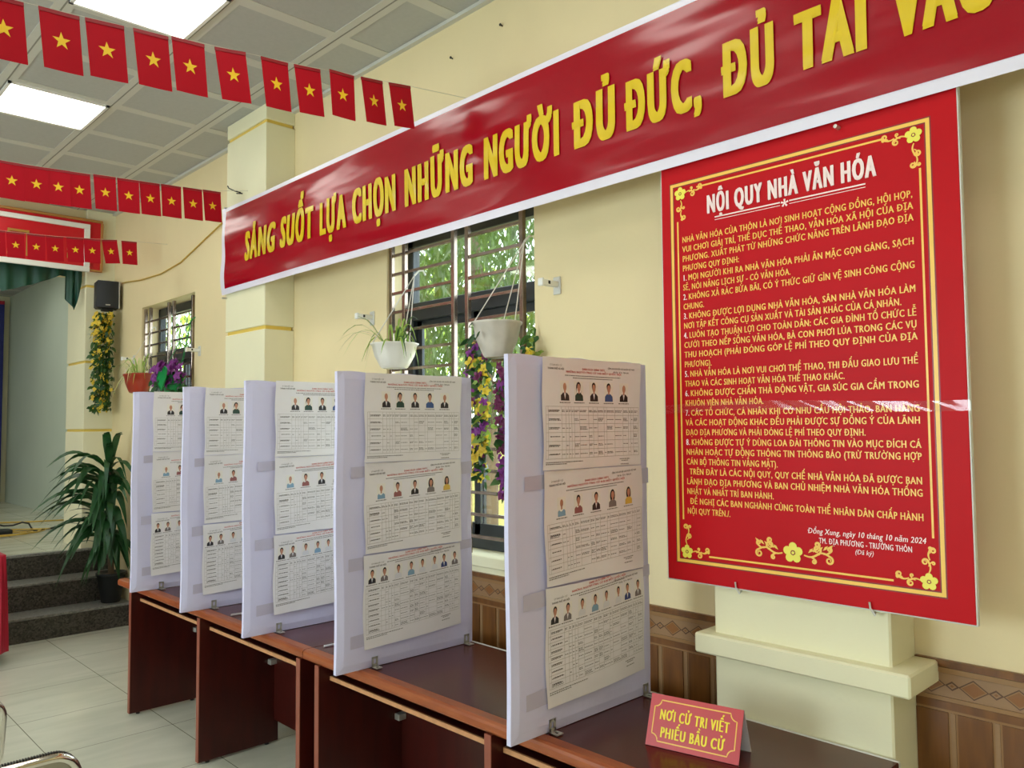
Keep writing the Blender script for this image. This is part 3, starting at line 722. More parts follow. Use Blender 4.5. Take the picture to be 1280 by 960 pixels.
# ================================================================ NOTICE BOARD
def notice_board():
    X = 2.418; Y0, Y1, Z0, Z1 = 1.703, 0.709, 1.228, 2.716
    t = thing('notice_board', (X, (Y0 + Y1) / 2, Z0), 'large red notice board of house rules in gold lettering hung on the pillar', 'notice board')
    mp = lambda u, v, d: (X - d, Y0 - u, v)
    b = MB(); b.bbox((X, Y1, Z0), (X + 0.022, Y0, Z1), 'board', 0.0015); b.build('board', t)
    e = MB(); e.bbox((X + 0.002, Y1 - 0.004, Z0 - 0.004), (X + 0.02, Y0 + 0.004, Z1 - 0.003), 'edgegrey', 0.001); e.build('rim', t)
    u0, u1, v0, v1 = 0.04, 0.922, 1.292, 2.645; D = 0.0006
    f = MB()
    def line(a, b_, c, d, w, m='boardy'): f.ribbon([(a, b_), (c, d)], w, mp, D, m)
    w = 0.011
    f.rect(u0 - 0.004, v0 - 0.004, u1 + 0.004, v0 + w + 0.004, mp, D - 0.0002, 'boarddark'); f.rect(u0 - 0.004, v1 - w - 0.004, u1 + 0.004, v1 + 0.004, mp, D - 0.0002, 'boarddark')
    f.rect(u0 - 0.004, v0 + w + 0.004, u0 + w + 0.004, v1 - w - 0.004, mp, D - 0.0002, 'boarddark'); f.rect(u1 - w - 0.004, v0 + w + 0.004, u1 + 0.004, v1 - w - 0.004, mp, D - 0.0002, 'boarddark')
    f.rect(u0, v0, u1, v0 + w, mp, D, 'boardy'); f.rect(u0, v1 - w, u1, v1, mp, D, 'boardy'); f.rect(u0, v0 + w, u0 + w, v1 - w, mp, D, 'boardy'); f.rect(u1 - w, v0 + w, u1, v1 - w, mp, D, 'boardy')
    g = 0.026
    f.rect(u0 + 0.13, v0 + g, u1 - 0.14, v0 + g + 0.006, mp, D, 'boardy'); f.rect(u0 + 0.11, v1 - g - 0.006, u1 - 0.13, v1 - g, mp, D, 'boardy')
    f.rect(u0 + g, v0 + 0.15, u0 + g + 0.006, v1 - 0.14, mp, D, 'boardy'); f.rect(u1 - g - 0.006, v0 + 0.16, u1 - g, v1 - 0.14, mp, D, 'boardy')
    f.build('border', t)
    def flower(mbx, cx, cy, r):
        for k in range(5):
            a = math.pi / 2 + k * 2 * math.pi / 5; px, py = cx + r * 0.58 * math.cos(a), cy + r * 0.58 * math.sin(a)
            mbx.poly([(px + r * 0.4 * math.cos(i * 0.5236), py + r * 0.4 * math.sin(i * 0.5236)) for i in range(12)], mp, D + 0.0022 + k * 0.00005, 'boardlite')
        mbx.poly([(cx + r * 0.24 * math.cos(i * 0.628), cy + r * 0.24 * math.sin(i * 0.628)) for i in range(10)], mp, D + 0.0026, 'boarddark')
        mbx.poly([(cx + r * 0.14 * math.cos(i * 0.628), cy + r * 0.14 * math.sin(i * 0.628)) for i in range(10)], mp, D + 0.0028, 'boardlite')
    def curl(mbx, x, y, ang, size, hand, w=0.0045):      # an S-scroll ending in a spiral
        p = [(1.5 * size * i / 9, -hand * 0.22 * size * math.sin(math.pi * i / 9)) for i in range(9)]
        for i in range(24):
            f_ = i / 23; an = -math.pi / 2 + f_ * 8.6; r_ = size * (0.46 - 0.34 * f_); p.append((1.5 * size + r_ * math.cos(an), hand * (0.46 * size + r_ * math.sin(an))))
        ca, sa = math.cos(ang), math.sin(ang); q = [(x + a * ca - b_ * sa, y + a * sa + b_ * ca) for a, b_ in p]
        mbx.ribbon(q, [w * (0.45 + 0.6 * math.sin(math.pi * min(1, i / 32 + 0.1))) for i in range(33)], mp, D + 0.0001 + rnd.random() * 0.0012, 'boardy')
    for cx, cy, sx, sy in ((u0 + 0.043, v0 + 0.038, 1, 1), (u1 - 0.043, v0 + 0.038, -1, 1), (u0 + 0.043, v1 - 0.04, 1, -1), (u1 - 0.043, v1 - 0.04, -1, -1)):
        o = MB(); flower(o, cx, cy, 0.025)
        for j in range(2):
            curl(o, cx + sx * (0.02 + 0.034 * j), cy + (0.004 if j else 0), 0 if sx > 0 else math.pi, 0.02 - 0.002 * j, (1 if j % 2 else -1) * sx, 0.0055); curl(o, cx + (0.004 if j else 0), cy + sy * (0.024 + 0.036 * j), math.pi / 2 * sy, 0.02 - 0.002 * j, (1 if j % 2 else -1) * sx, 0.0055)
            curl(o, cx + sx * (0.036 + 0.034 * j), cy, 0.6 if sx > 0 else math.pi - 0.6, 0.01, -(1 if j % 2 else -1) * sx, 0.004); curl(o, cx, cy + sy * (0.042 + 0.036 * j), (math.pi / 2 - 0.6) * sy, 0.01, -(1 if j % 2 else -1) * sx, 0.004)
        o.build('corner_ornament', t)
    o = MB(); cu, cv = Y0 - 1.226, 1.368; flower(o, cu, cv, 0.034)
    for sx in (1, -1):
        for j, (du, dv, an, sz, hd) in enumerate(((0.036, -0.004, 0.15, 0.03, 1), (0.078, 0.004, -0.1, 0.027, -1), (0.06, 0.012, 0.5, 0.018, 1), (0.05, -0.008, -0.3, 0.014, -1), (0.098, 0.006, 0.35, 0.016, 1))):
            curl(o, cu + sx * du, cv + dv, an if sx > 0 else math.pi - an, sz, hd * sx, 0.0065)
        for j in range(5):
            a = cu + sx * (0.05 + 0.016 * j); b_ = cv + 0.004 + 0.004 * j
            o.poly([(a, b_), (a + sx * 0.006, b_ + 0.012), (a + sx * 0.016, b_ + 0.016), (a + sx * 0.011, b_ + 0.005)], mp, D + 0.0016 + 0.0001 * j, 'boardy')
    o.build('centre_ornament', t)
    h = MB(); put_text(h, 'NỘI QUY NHÀ VĂN HÓA', mp, Y0 - 1.514, Y0 - 0.931, 2.512, 0.062, D, 'boardw', 0.24, 6, 3, vb=0.03)
    cu = Y0 - 1.224
    for a, c in ((Y0 - 1.482, cu - 0.016), (cu + 0.016, Y0 - 0.965)):
        h.rect(a, 2.492, c, 2.4965, mp, D, 'boardw'); h.rect(a, 2.4835, c, 2.4855, mp, D, 'boardw')
    for k in range(5):
        a = math.pi / 2 + k * 1.2566; h.ribbon([(cu, 2.49), (cu + 0.013 * math.cos(a), 2.49 + 0.013 * math.sin(a))], [0.003, 0.007], mp, D + 0.0002, 'boardw')
    h.build('heading', t)
    L = ['NHÀ VĂN HÓA CỦA THÔN LÀ NƠI SINH HOẠT CỘNG ĐỒNG, HỘI HỌP,', 'VUI CHƠI GIẢI TRÍ, THỂ DỤC THỂ THAO, VĂN HÓA XÃ HỘI CỦA ĐỊA', 'PHƯƠNG. XUẤT PHÁT TỪ NHỮNG CHỨC NĂNG TRÊN LÃNH ĐẠO ĐỊA', '-PHƯƠNG QUY ĐỊNH:',
         '1. MỌI NGƯỜI KHI RA NHÀ VĂN HÓA PHẢI ĂN MẶC GỌN GÀNG, SẠCH', '-SẼ, NÓI NĂNG LỊCH SỰ - CÓ VĂN HÓA.', '2. KHÔNG XẢ RÁC BỪA BÃI, CÓ Ý THỨC GIỮ GÌN VỆ SINH CÔNG CỘNG', '-CHUNG.',
         '3. KHÔNG ĐƯỢC LỢI DỤNG NHÀ VĂN HÓA, SÂN NHÀ VĂN HÓA LÀM', '=NƠI TẬP KẾT CÔNG CỤ SẢN XUẤT VÀ TÀI SẢN KHÁC CỦA CÁ NHÂN.', '4. LUÔN TẠO THUẬN LỢI CHO TOÀN DÂN: CÁC GIA ĐÌNH TỔ CHỨC LỄ', 'CƯỚI THEO NẾP SỐNG VĂN HÓA, BÀ CON PHƠI LÚA TRONG CÁC VỤ',
         'THU HOẠCH (PHẢI ĐÓNG GÓP LỆ PHÍ THEO QUY ĐỊNH CỦA ĐỊA', '-PHƯƠNG).', '5. NHÀ VĂN HÓA LÀ NƠI VUI CHƠI THỂ THAO, THI ĐẤU GIAO LƯU THỂ', '-THAO VÀ CÁC SINH HOẠT VĂN HÓA THỂ THAO KHÁC.', '6. KHÔNG ĐƯỢC CHĂN THẢ ĐỘNG VẬT, GIA SÚC GIA CẦM TRONG', '-KHUÔN VIÊN NHÀ VĂN HÓA.',
         '7. CÁC TỔ CHỨC, CÁ NHÂN KHI CÓ NHU CẦU HỘI THẢO, BÁN HÀNG', 'VÀ CÁC HOẠT ĐỘNG KHÁC ĐỀU PHẢI ĐƯỢC SỰ ĐỒNG Ý CỦA LÃNH', '-ĐẠO ĐỊA PHƯƠNG VÀ PHẢI ĐÓNG LỆ PHÍ THEO QUY ĐỊNH.', '8. KHÔNG ĐƯỢC TỰ Ý DÙNG LOA ĐÀI THÔNG TIN VÀO MỤC ĐÍCH CÁ', 'NHÂN HOẶC TỰ ĐỘNG THÔNG TIN THÔNG BÁO (TRỪ TRƯỜNG HỢP', '-CÁN BỘ THÔNG TIN VẮNG MẶT).',
         'TRÊN ĐÂY LÀ CÁC NỘI QUY, QUY CHẾ NHÀ VĂN HÓA ĐÃ ĐƯỢC BAN', 'LÃNH ĐẠO ĐỊA PHƯƠNG VÀ BAN CHỦ NHIỆM NHÀ VĂN HÓA THỐNG', '-NHẤT VÀ NHẤT TRÍ BAN HÀNH.', 'ĐỀ NGHỊ CÁC BAN NGHÀNH CÙNG TOÀN THỂ NHÂN DÂN CHẤP HÀNH', '-NỘI QUY TRÊN./.']
    x = MB(); ua, ub = Y0 - 1.617, Y0 - 0.832; full = [width_of(s) for s in L if s[0] not in '-=']; sx = (ub - ua) / (sum(full) / len(full)) * 0.93
    for i, s in enumerate(L):
        z = 2.426 - i * 0.03438; e = ub
        a = ua
        if s[0] == '=': s = s[1:]; e = ub - 0.04
        elif s[0] == '-': s = s[1:]; e = ua + width_of(s) * sx
        if s[0].isdigit():
            wn = 0.022; put_text(x, s[:2], mp, a, a + 0.017, z, 0.0205, D, 'boardw', 0.12, 3); s = s[3:]; a += wn
        if i in (24, 27): a += 0.012
        put_text(x, s, mp, a, e, z, 0.0205, D, 'boardy', 0.10, 3, lift=0.0002)
    x.build('lettering', t)
    y = MB(); put_text(y, 'Đồng Xung, ngày 10 tháng 10 năm 2024', mp, Y0 - 1.177, Y0 - 0.829, 1.4345, 0.0165, D, 'boardw', 0.05, 2, 2, 0.2)
    put_text(y, 'TM. ĐỊA PHƯƠNG - TRƯỞNG THÔN', mp, Y0 - 1.141, Y0 - 0.866, 1.4065, 0.0165, D, 'boardw', 0.1, 3); put_text(y, '(Đã ký)', mp, Y0 - 1.031, Y0 - 0.975, 1.385, 0.0135, D, 'boardw', 0.03, 2, 2, 0.2)
    y.build('signature_lines', t)
    for yc in (1.428, 0.987):
        c = MB(); c.tube([(X + 0.025, yc, Z0 - 0.012), (X - 0.006, yc - 0.012, Z0 - 0.014), (X - 0.008, yc, Z0 + 0.004), (X - 0.008, yc + 0.002, Z0 + 0.022)], 0.003, 'steel', 6); c.build('hook', t)
    k = MB(); r3 = random.Random(5)
    k.grid(lambda u, v: (X - 0.0045 - 0.0016 * math.sin(u * 23 + v * 2.5) - 0.001 * math.sin(u * 57 + v * 4), Y0 + 0.008 - u * (Y0 - Y1 + 0.016), 1.83 + (v - 0.5) * 0.03 + 0.008 * math.sin(u * 5)), 160, 6, 'wrap'); k.build('clear_tape', t, smooth=True)
m = glassmat('clear_tape_film', (1, 1, 1), 0.07); M['wrap'] = m
notice_board()

# ================================================================ BANNER
def banner():
    X = 2.403; Y0 = 5.345; Y1 = -0.4; Zb, Zt = 2.744, 3.282
    t = thing('slogan_banner', (X, 2.6, Zb), 'long glossy red banner with yellow slogan lettering and white edges along the wall', 'banner')
    def dsp(u, v):
        s = max(0.0, 1 - u / 1.6); c = v - Zb
        return 0.0055 * math.sin((c * 3.0 - u * 0.45) * 7) * (0.25 + 0.5 * s) * (1 if 0 <= v - Zb else 1) + 0.003 * math.sin(u * 2.1 + c * 5) + 0.0015 * math.sin(u * 9 + c * 11) * s
    mp = lambda u, v, d: (X - d - dsp(u, v), Y0 - u, v)
    Ln = Y0 - Y1
    b = MB(); b.grid(lambda a, c: mp(a * Ln, Zb + c * (Zt - Zb), 0), 160, 14, 'banner'); b.build('vinyl', t, smooth=True)
    b = MB(); b.grid(lambda a, c: mp(a * Ln, Zb + c * (Zt - Zb), -0.0022), 160, 14, 'bannerw'); b.build('white_backing', t, smooth=True)
    e = MB(); q = 0.04
    e.grid(lambda a, c: mp(a * Ln, Zb - q + c * q, -0.001), 160, 1, 'bannerw'); e.grid(lambda a, c: mp(a * Ln, Zt + c * 0.026, -0.001), 160, 1, 'bannerw')
    e.grid(lambda a, c: mp(-0.055 + a * 0.055 - 0.012 * math.sin(c * 7) * (1 - a), Zb - q + c * (Zt - Zb + q + 0.03), -0.001), 2, 12, 'bannerw'); e.build('white_hem', t, smooth=True)
    x = MB()
    for s, a, c, zz in (('SÁNG', 5.033, 4.60, 2.893), ('SUỐT', 4.55, 4.148, 2.899), ('LỰA', 4.088, 3.80, 2.894), ('CHỌN', 3.745, 3.322, 2.894), ('NHỮNG', 3.262, 2.718, 2.893), ('NGƯỜI', 2.658, 2.178, 2.893), ('ĐỦ', 2.118, 1.883, 2.893), ('ĐỨC,', 1.852, 1.505, 2.893), ('ĐỦ', 1.436, 1.228, 2.896), ('TÀI', 1.17, 0.93, 2.90), ('VÀO', 0.866, 0.585, 2.90)):
        put_text(x, s, mp, Y0 - a, Y0 - c, zz, 0.181, 0.0042, 'bannery', 0.26, 8, 4, vb=0.05, lift=0.0002)
    x.build('lettering', t)
    for yy, zz in ((5.34, 3.31), (5.36, 2.68), (1.04, 2.685)):
        n = MB(); n.tube([(X - 0.012, yy, zz), (X + 0.02, yy, zz)], 0.006, 'steel', 8); n.build('nail', t)
banner()

# ================================================================ FLAG STRINGS
S1 = [(0.558, 2.883, 3.141, 0.099), (0.725, 2.893, 3.159, 0.103), (0.868, 2.901, 3.177, 0.103), (1.025, 2.91, 3.197, 0.113), (1.161, 2.917, 3.216, 0.105), (1.328, 2.927, 3.239, 0.156), (1.518, 2.937, 3.263, 0.125), (1.671, 2.946, 3.284, 0.136), (1.844, 2.956, 3.316, 0.071), (2.005, 2.965, 3.339, 0.156), (2.165, 2.974, 3.365, 0.158)]
S2 = [(1.006, 4.851, 3.197, 0.036), (1.122, 4.867, 3.205, 0.071), (1.234, 4.883, 3.216, 0.057), (1.343, 4.898, 3.225, 0.081), (1.486, 4.918, 3.243, 0.076), (1.622, 4.937, 3.255, 0.06), (1.751, 4.955, 3.267, 0.083), (1.887, 4.974, 3.281, 0.052), (2.028, 4.994, 3.295, 0.064), (2.16, 5.012, 3.31, 0.085)]
S3 = [(1.348, 6.948, 3.275, 0.061), (1.477, 6.954, 3.279, 0.064), (1.619, 6.96, 3.286, 0.033), (1.749, 6.966, 3.294, 0.064), (1.894, 6.972, 3.307, 0.082), (2.023, 6.978, 3.319, 0.051), (2.156, 6.984, 3.334, 0.169), (2.313, 6.991, 3.347, 0.064)]
def star_pts(cx, cz, R): return [(cx + (R if i % 2 == 0 else R * 0.4) * math.sin(i * math.pi / 5), cz + (R if i % 2 == 0 else R * 0.4) * math.cos(i * math.pi / 5)) for i in range(10)]
def flag_proto(w, h):
    t = thing('paper_flag', (0, 0, 0), 'x', 'flag', 'x')
    bend = lambda x, z: 0.006 * math.sin(x / w * 2.2 + 0.6) * (-z / h)
    p = MB(); p.grid(lambda u, v: ((u - 0.5) * w, bend((u - 0.5) * w, -v * h), -v * h), 6, 6, 'flag'); p.build('paper', t, local=True, smooth=True)
    s = MB()
    for sg in (-1, 1): s.poly(star_pts(0, -h * 0.49, w * 0.235), lambda a, b, d: (a, bend(a, b) + sg * d, b), 0.0012, 'star')
    s.build('star', t, local=True)
    k = MB(); k.box((-w / 2, -0.0022, -0.012), (w / 2, 0.0022, 0.001), 'flagdark'); k.build('fold', t, local=True)
    return t
ORDN = ['last before the wall', 'second from the wall', 'third from the wall', 'fourth from the wall', 'fifth from the wall', 'sixth from the wall', 'seventh from the wall', 'eighth from the wall', 'ninth from the wall', 'tenth from the wall', 'eleventh from the wall']
for S, w, h, nm, ends in ((S1, 0.126, 0.197, 'highest', ((2.635, 3.0, 3.435), (0.3, 2.868, 3.125), (-4.2, 2.6, 3.5))), (S2, 0.124, 0.197, 'middle', ((2.425, 5.05, 3.372), (0.8, 4.83, 3.19), (-4.2, 4.2, 3.5))), (S3, 0.124, 0.193, 'lowest', ((2.635, 7.01, 3.375), (1.1, 6.94, 3.27), (-4.2, 6.7, 3.5)))):
    pr = flag_proto(w, h); n = len(S)
    for i, (x, y, z, a) in enumerate(S):
        o = pr if i == 0 else copy_tree(pr)
        o.location = (x, y, z); o.rotation_euler = (0, -a, 0.06 + 0.05 * math.sin(i * 2.3)); o['group'] = 'paper flags on the %s string' % nm
        o['label'] = 'red paper flag with yellow star, %s on the %s flag string' % (ORDN[n - 1 - i], nm)
    b = MB(); pts = [ends[0]] + [(x, y + 0.004, z + 0.004) for (x, y, z, a) in reversed(S)] + list(ends[1:])
    b.tube(pts, 0.0012, 'string', 5); tag(b.build('bunting_string'), 'thin pale string carrying the %s row of red flags' % nm, 'string', 'flag strings')

# ================================================================ WALL FITTINGS
for (y, z, lab) in ((2.425, 2.409, 'white curtain rod bracket on the wall between near window and notice board'), (3.884, 2.412, 'white curtain rod bracket left of the white spider plant pot'), (6.301, 2.40, 'white curtain rod bracket right of the far window'), (7.769, 2.427, 'white curtain rod bracket left of the far window')):
    t = thing('curtain_bracket', (W, y, z), lab, 'bracket', 'curtain rod brackets beside the windows')
    b = MB(); b.bbox((W - 0.105, y - 0.013, z - 0.013), (W - 0.004, y + 0.013, z + 0.013), 'white', 0.003); b.build('arm', t)
    b = MB(); b.bbox((W - 0.008, y - 0.022, z - 0.045), (W, y + 0.022, z + 0.035), 'edgegrey', 0.003); b.build('wall_plate', t)
    b = MB(); b.bbox((W - 0.075, y - 0.0145, z - 0.006), (W - 0.06, y + 0.0145, z + 0.01), 'black', 0.002); b.build('screw_hole', t)
    b = MB(); b.bbox((W - 0.115, y - 0.015, z - 0.017), (W - 0.1, y + 0.015, z + 0.017), 'white', 0.003); b.build('end_cap', t)
b = MB(); b.tube([(2.425, 5.16, 3.385), (2.39, 5.17, 3.39), (2.36, 5.2, 3.41), (2.36, 5.22, 3.43)], 0.004, 'black', 6); b.tube([(2.425, 5.13, 3.372), (2.39, 5.15, 3.37)], 0.004, 'black', 6)
tag(b.build('wire_hook'), 'bent black wire hook on the pillar above the banner corner', 'hook')
b = MB(); pts = [(2.62, 5.45, 3.40), (2.622, 5.908, 3.343), (2.625, 6.29, 3.259), (2.625, 6.69, 3.166), (2.625, 7.129, 3.132), (2.625, 7.614, 3.145), (2.618, 7.974, 3.175), (2.622, 8.09, 3.18)]
b.tube(pts, 0.006, 'cordyellow', 6); tag(b.build('speaker_cable', smooth=True), 'yellowish cable sagging along the wall to the black speaker', 'cable')
for (y, z, lab) in ((3.151, 3.70, 'small dark nail in the bare wall above the banner, nearest the red flags'), (2.772, 3.734, 'small dark nail in the bare wall above the banner, farther from the red flags')):
    t = thing('wall_nail', (W, y, z), lab, 'nail', 'nails in the wall above the banner')
    b = MB(); b.tube([(W - 0.014, y, z), (W, y, z - 0.002)], 0.0035, 'black', 6); b.build('shank', t); b = MB(); b.lathe((0, 0, 0), [(0.007, 0), (0.007, 0.003)], 'black', 8); b.v = [(W - 0.014 - p[2], y + p[0], z + p[1]) for p in b.v]; b.build('head', t)
def speaker():
    t = thing('loudspeaker', (2.5, 8.2, 2.93), 'black loudspeaker mounted high in the corner above the yellow flower garland', 'loudspeaker')
    rz = math.radians(-8); c = Vector((2.515, 8.17, 2.93))
    tf = lambda p: tuple(Vector((c.x + p[0] * math.cos(rz) - p[1] * math.sin(rz), c.y + p[0] * math.sin(rz) + p[1] * math.cos(rz), c.z + p[2])))
    b = MB(); b.bbox((-0.105, -0.07, -0.002), (0.1, 0.09, 0.262), 'black', 0.014, tf); b.build('cabinet', t)
    g = MB(); g.grid(lambda u, v: tf((-0.1 + 0.185 * u, -0.074 - 0.02 * math.sin(math.pi * u) , 0.004 + 0.252 * v)), 10, 4, 'blackmesh'); g.build('grille', t, smooth=True)
    s = MB(); s.bbox((0.086, -0.078, 0.0), (0.096, -0.062, 0.26), 'steel', 0.002, tf); s.build('side_trim', t)
    l = MB(); l.box((-0.03, -0.0965, 0.022), (0.01, -0.093, 0.032), 'steel', tf); l.build('badge', t)
    k = MB(); k.bbox((-0.05, -0.02, -0.022), (0.05, 0.05, 0.0), 'black', 0.004, tf); k.bbox((0.09, 0.03, 0.1), (0.118, 0.06, 0.14), 'black', 0.003, tf); k.build('bracket', t)
speaker()

# ================================================================ PLANTS AND FLOWERS
def arc_leaf(mb, base, az, L, w, rise, droop, m, n=7, fold=0.0):
    d = Vector((math.cos(az), math.sin(az), 0)); sd = Vector((-d.y, d.x, 0.0)); pts = []; ws = []
    for i in range(n):
        s = i / (n - 1); pts.append(Vector(base) + d * (L * (0.9 * s if droop > 0 else 0.5 * s)) + Vector((0, 0, rise * math.sin(min(1.0, s * 1.25) * math.pi / 2) - droop * s ** 2.2)))
        ws.append(w * (0.35 + 1.3 * s if s < 0.4 else 1.0 * (1 - ((s - 0.4) / 0.6) ** 1.8) * 0.87 + 0.02))
    mb.strip(pts, ws, sd + Vector((0, 0, fold)), m)
def flower_at(mb, p, r, m, out):
    out = Vector(out).normalized(); a = out.orthogonal().normalized(); b = out.cross(a)
    ph = rnd.uniform(0, 6.28)
    for k in range(5):
        w = ph + k * 1.2566; d = a * math.cos(w) + b * math.sin(w); sd = out.cross(d)
        p0 = Vector(p); mb.strip([p0, p0 + d * r * 0.55 + out * r * 0.25, p0 + d * r + out * r * 0.15], [r * 0.2, r * 0.75, r * 0.3], sd, m)
def leaf_at(mb, p, L, m, d):
    d = Vector(d).normalized(); sd = d.cross(Vector((rnd.uniform(-1, 1), rnd.uniform(-1, 1), rnd.uniform(-0.3, 1)))).normalized()
    p = Vector(p); mb.strip([p, p + d * L * 0.35, p + d * L * 0.7, p + d * L + Vector((0, 0, -L * 0.15))], [L * 0.1, L * 0.5, L * 0.42, L * 0.04], sd, m)
def hanging_pot(name, c, r, rb, h, potm, cordm, hook, label, flute=0.025):
    t = thing(name, (c[0], c[1], c[2]), label, 'hanging plant', 'hanging plants on the window grilles')
    b = MB(); b.lathe(c, [(rb * 0.9, 0), (rb, 0.004), (rb * 1.12, h * 0.12), (r * 0.86, h * 0.5), (r * 0.97, h * 0.9), (r * 1.04, h * 0.94), (r * 1.06, h), (r * 0.98, h), (r * 0.95, h * 0.93), (r * 0.2, h * 0.9)], potm, 40, flute, 10, True); b.build('pot', t, smooth=True)
    s = MB(); s.lathe((c[0], c[1], c[2] + h * 0.88), [(r * 0.93, 0), (r * 0.5, 0.012), (0.002, 0.016)], 'soil', 20); s.build('soil', t)
    k = MB()
    for i in range(3):
        a = 0.6 + i * 2.094; k.tube([(c[0] + r * math.cos(a), c[1] + r * math.sin(a), c[2] + h * 0.97), tuple(hook)], 0.0028, cordm, 5)
    k.build('cord', t)
    q = MB(); q.tube([tuple(hook), (hook[0] + 0.03, hook[1], hook[2] + 0.03), (hook[0] + 0.06, hook[1], hook[2] + 0.035), (hook[0] + 0.075, hook[1], hook[2] + 0.01)], 0.005, cordm if cordm != 'cord' else 'white', 6); q.build('hook', t)
    return t
# white pot with spider plant (left of the nearer window)
c = (2.545, 3.545, 2.092); t = hanging_pot('hanging_spider_plant', c, 0.122, 0.07, 0.135, 'pot_white', 'cord', (2.60, 3.44, 2.59), 'white fluted hanging pot with a spider plant, above the second cloth panel')
f = MB()
for k in range(34):
    az = rnd.uniform(0, 6.28); L = rnd.uniform(0.12, 0.3)
    if math.cos(az) > 0.2: L *= 0.35
    arc_leaf(f, (c[0] + 0.05 * math.cos(az), c[1] + 0.05 * math.sin(az), c[2] + 0.12), az, L, 0.014, rnd.uniform(0.06, 0.2), rnd.uniform(0.05, 0.28), rnd.choice(['leafspider', 'leafspider', 'leafmid']))
f.build('foliage', t, smooth=True)
# dusty pot
c = (2.535, 2.72, 2.095); t = hanging_pot('hanging_pot', c, 0.112, 0.062, 0.165, 'pot_grey', 'cord', (2.60, 2.60, 2.63), 'dusty white hanging pot with a drooping vine, behind the nearest cloth panel', 0.02)
f = MB()
for k in range(12):
    a = rnd.uniform(1.2, 3.4); p = (c[0] + 0.115 * math.cos(a), c[1] + 0.115 * math.sin(a), c[2] + 0.175 - rnd.uniform(0, 0.12)); leaf_at(f, p, rnd.uniform(0.03, 0.06), 'leafdark', (math.cos(a) * 0.5, math.sin(a), rnd.uniform(-1, 0.5)))
f.build('foliage', t)
# red pot far window
c = (2.52, 7.32, 2.095); t = hanging_pot('hanging_spider_plant', c, 0.2, 0.12, 0.165, 'pot_red', 'cord', (2.60, 7.16, 2.63), 'brick-red hanging pot with a pale spider plant, in front of the far window', 0.0)
t.scale = (0.55, 1, 1)
f = MB()
for k in range(44):
    az = rnd.uniform(0, 6.28); L = rnd.uniform(0.15, 0.42)
    if math.cos(az) > 0.1: L *= 0.3
    arc_leaf(f, (c[0] + 0.06 * math.cos(az), c[1] + 0.1 * math.sin(az), c[2] + 0.14), az, L, 0.022, rnd.uniform(0.08, 0.24), rnd.uniform(0.05, 0.3), rnd.choice(['leafspider', 'leafpale', 'leafpale']))
f.build('foliage', t, smooth=True)
# green pot with purple flowers
c = (2.53, 6.56, 2.06); t = hanging_pot('hanging_flower_pot', c, 0.09, 0.06, 0.15, 'pot_green', 'cordgreen', (2.60, 6.40, 2.645), 'green hanging pot overflowing with purple flowers, in front of the far window', 0.0)
f = MB(); g = MB()
for k in range(80):
    a = rnd.uniform(0, 6.28); el = rnd.uniform(-0.4, 1.2); R = rnd.uniform(0.6, 1)
    p = (c[0] + 0.09 * R * math.cos(a) * math.cos(el) - 0.01, c[1] + 0.08 + 0.30 * R * math.sin(a) * math.cos(el), c[2] + 0.13 + 0.15 * R * math.sin(el))
    if p[0] > 2.6: continue
    flower_at(f, p, rnd.uniform(0.03, 0.045), 'petalp', (-1, rnd.uniform(-0.6, 0.6), rnd.uniform(-0.1, 0.8)))
    leaf_at(g, (p[0] + 0.02, p[1] + rnd.uniform(-0.05, 0.05), p[2] - 0.06 - rnd.uniform(0, 0.06)), 0.07, 'leafdark', (-0.4, rnd.uniform(-1, 1), rnd.uniform(-1, 0.3)))
f.build('flowers', t); g.build('foliage', t)
k = MB(); k.poly([(0.0, -0.09), (0.08, -0.01), (0.1, 0.05), (0.06, 0.085), (0.0, 0.06), (-0.06, 0.085), (-0.1, 0.05), (-0.08, -0.01)], lambda a, b, d: (2.42 - d, 6.5 - a, 2.17 + b + a * 0.3), 0.0, 'pot_green', 0.01); k.build('saucer', t)

def garland(name, x, y, z0, z1, wd, n, petals, label, dens=1.0, wx=0.06):
    t = thing(name, (x, y, z1), label, 'flower garland', 'artificial flower garlands')
    f = MB(); g = MB(); st = MB()
    st.tube([(x + 0.02, y, z1 + 0.03), (x, y, (z0 + z1) / 2), (x, y, z0 + 0.05)], 0.005, 'leafmid', 6); st.build('stem', t)
    for k in range(n):
        s = rnd.random(); z = z1 - (z1 - z0) * s; ww = wd * (1 - 0.55 * s ** 2)
        p = (x + rnd.uniform(-wx, wx * 0.6), y + rnd.uniform(-ww, ww), z)
        leaf_at(g, p, rnd.uniform(0.04, 0.075), rnd.choice(('leafmid', 'leafmid', 'leafdark', 'leafdark', 'leafspider' if x > 2.55 else 'leafmid')), (rnd.uniform(-1, 0.2), rnd.uniform(-1, 1), rnd.uniform(-1, 0.5)))
        if rnd.random() < petals[0](s): flower_at(f, (p[0] - 0.02, p[1], p[2]), rnd.uniform(0.02, 0.032), rnd.choice(petals[1]), (-1, rnd.uniform(-1, 0.4), rnd.uniform(-0.3, 0.6)))
    f.build('flowers', t); g.build('foliage', t)
garland('flower_garland', 2.51, 8.17, 1.96, 2.88, 0.11, 640, (lambda s: 0.6 if s < 0.3 else 0.22, ['petaly']), 'long hanging garland of yellow flowers and leaves below the black speaker', wx=0.09)
garland('flower_garland', 2.585, 2.88, 1.50, 2.20, 0.07, 190, (lambda s: 0.36, ['petaly', 'petaly', 'petalp', 'petalm']), 'hanging garland of yellow and purple flowers left of the dusty white pot', wx=0.03)
garland('flower_garland', 2.59, 2.545, 1.95, 2.19, 0.035, 40, (lambda s: 0.3, ['petaly']), 'short garland of yellow flowers right of the dusty white pot', wx=0.03)
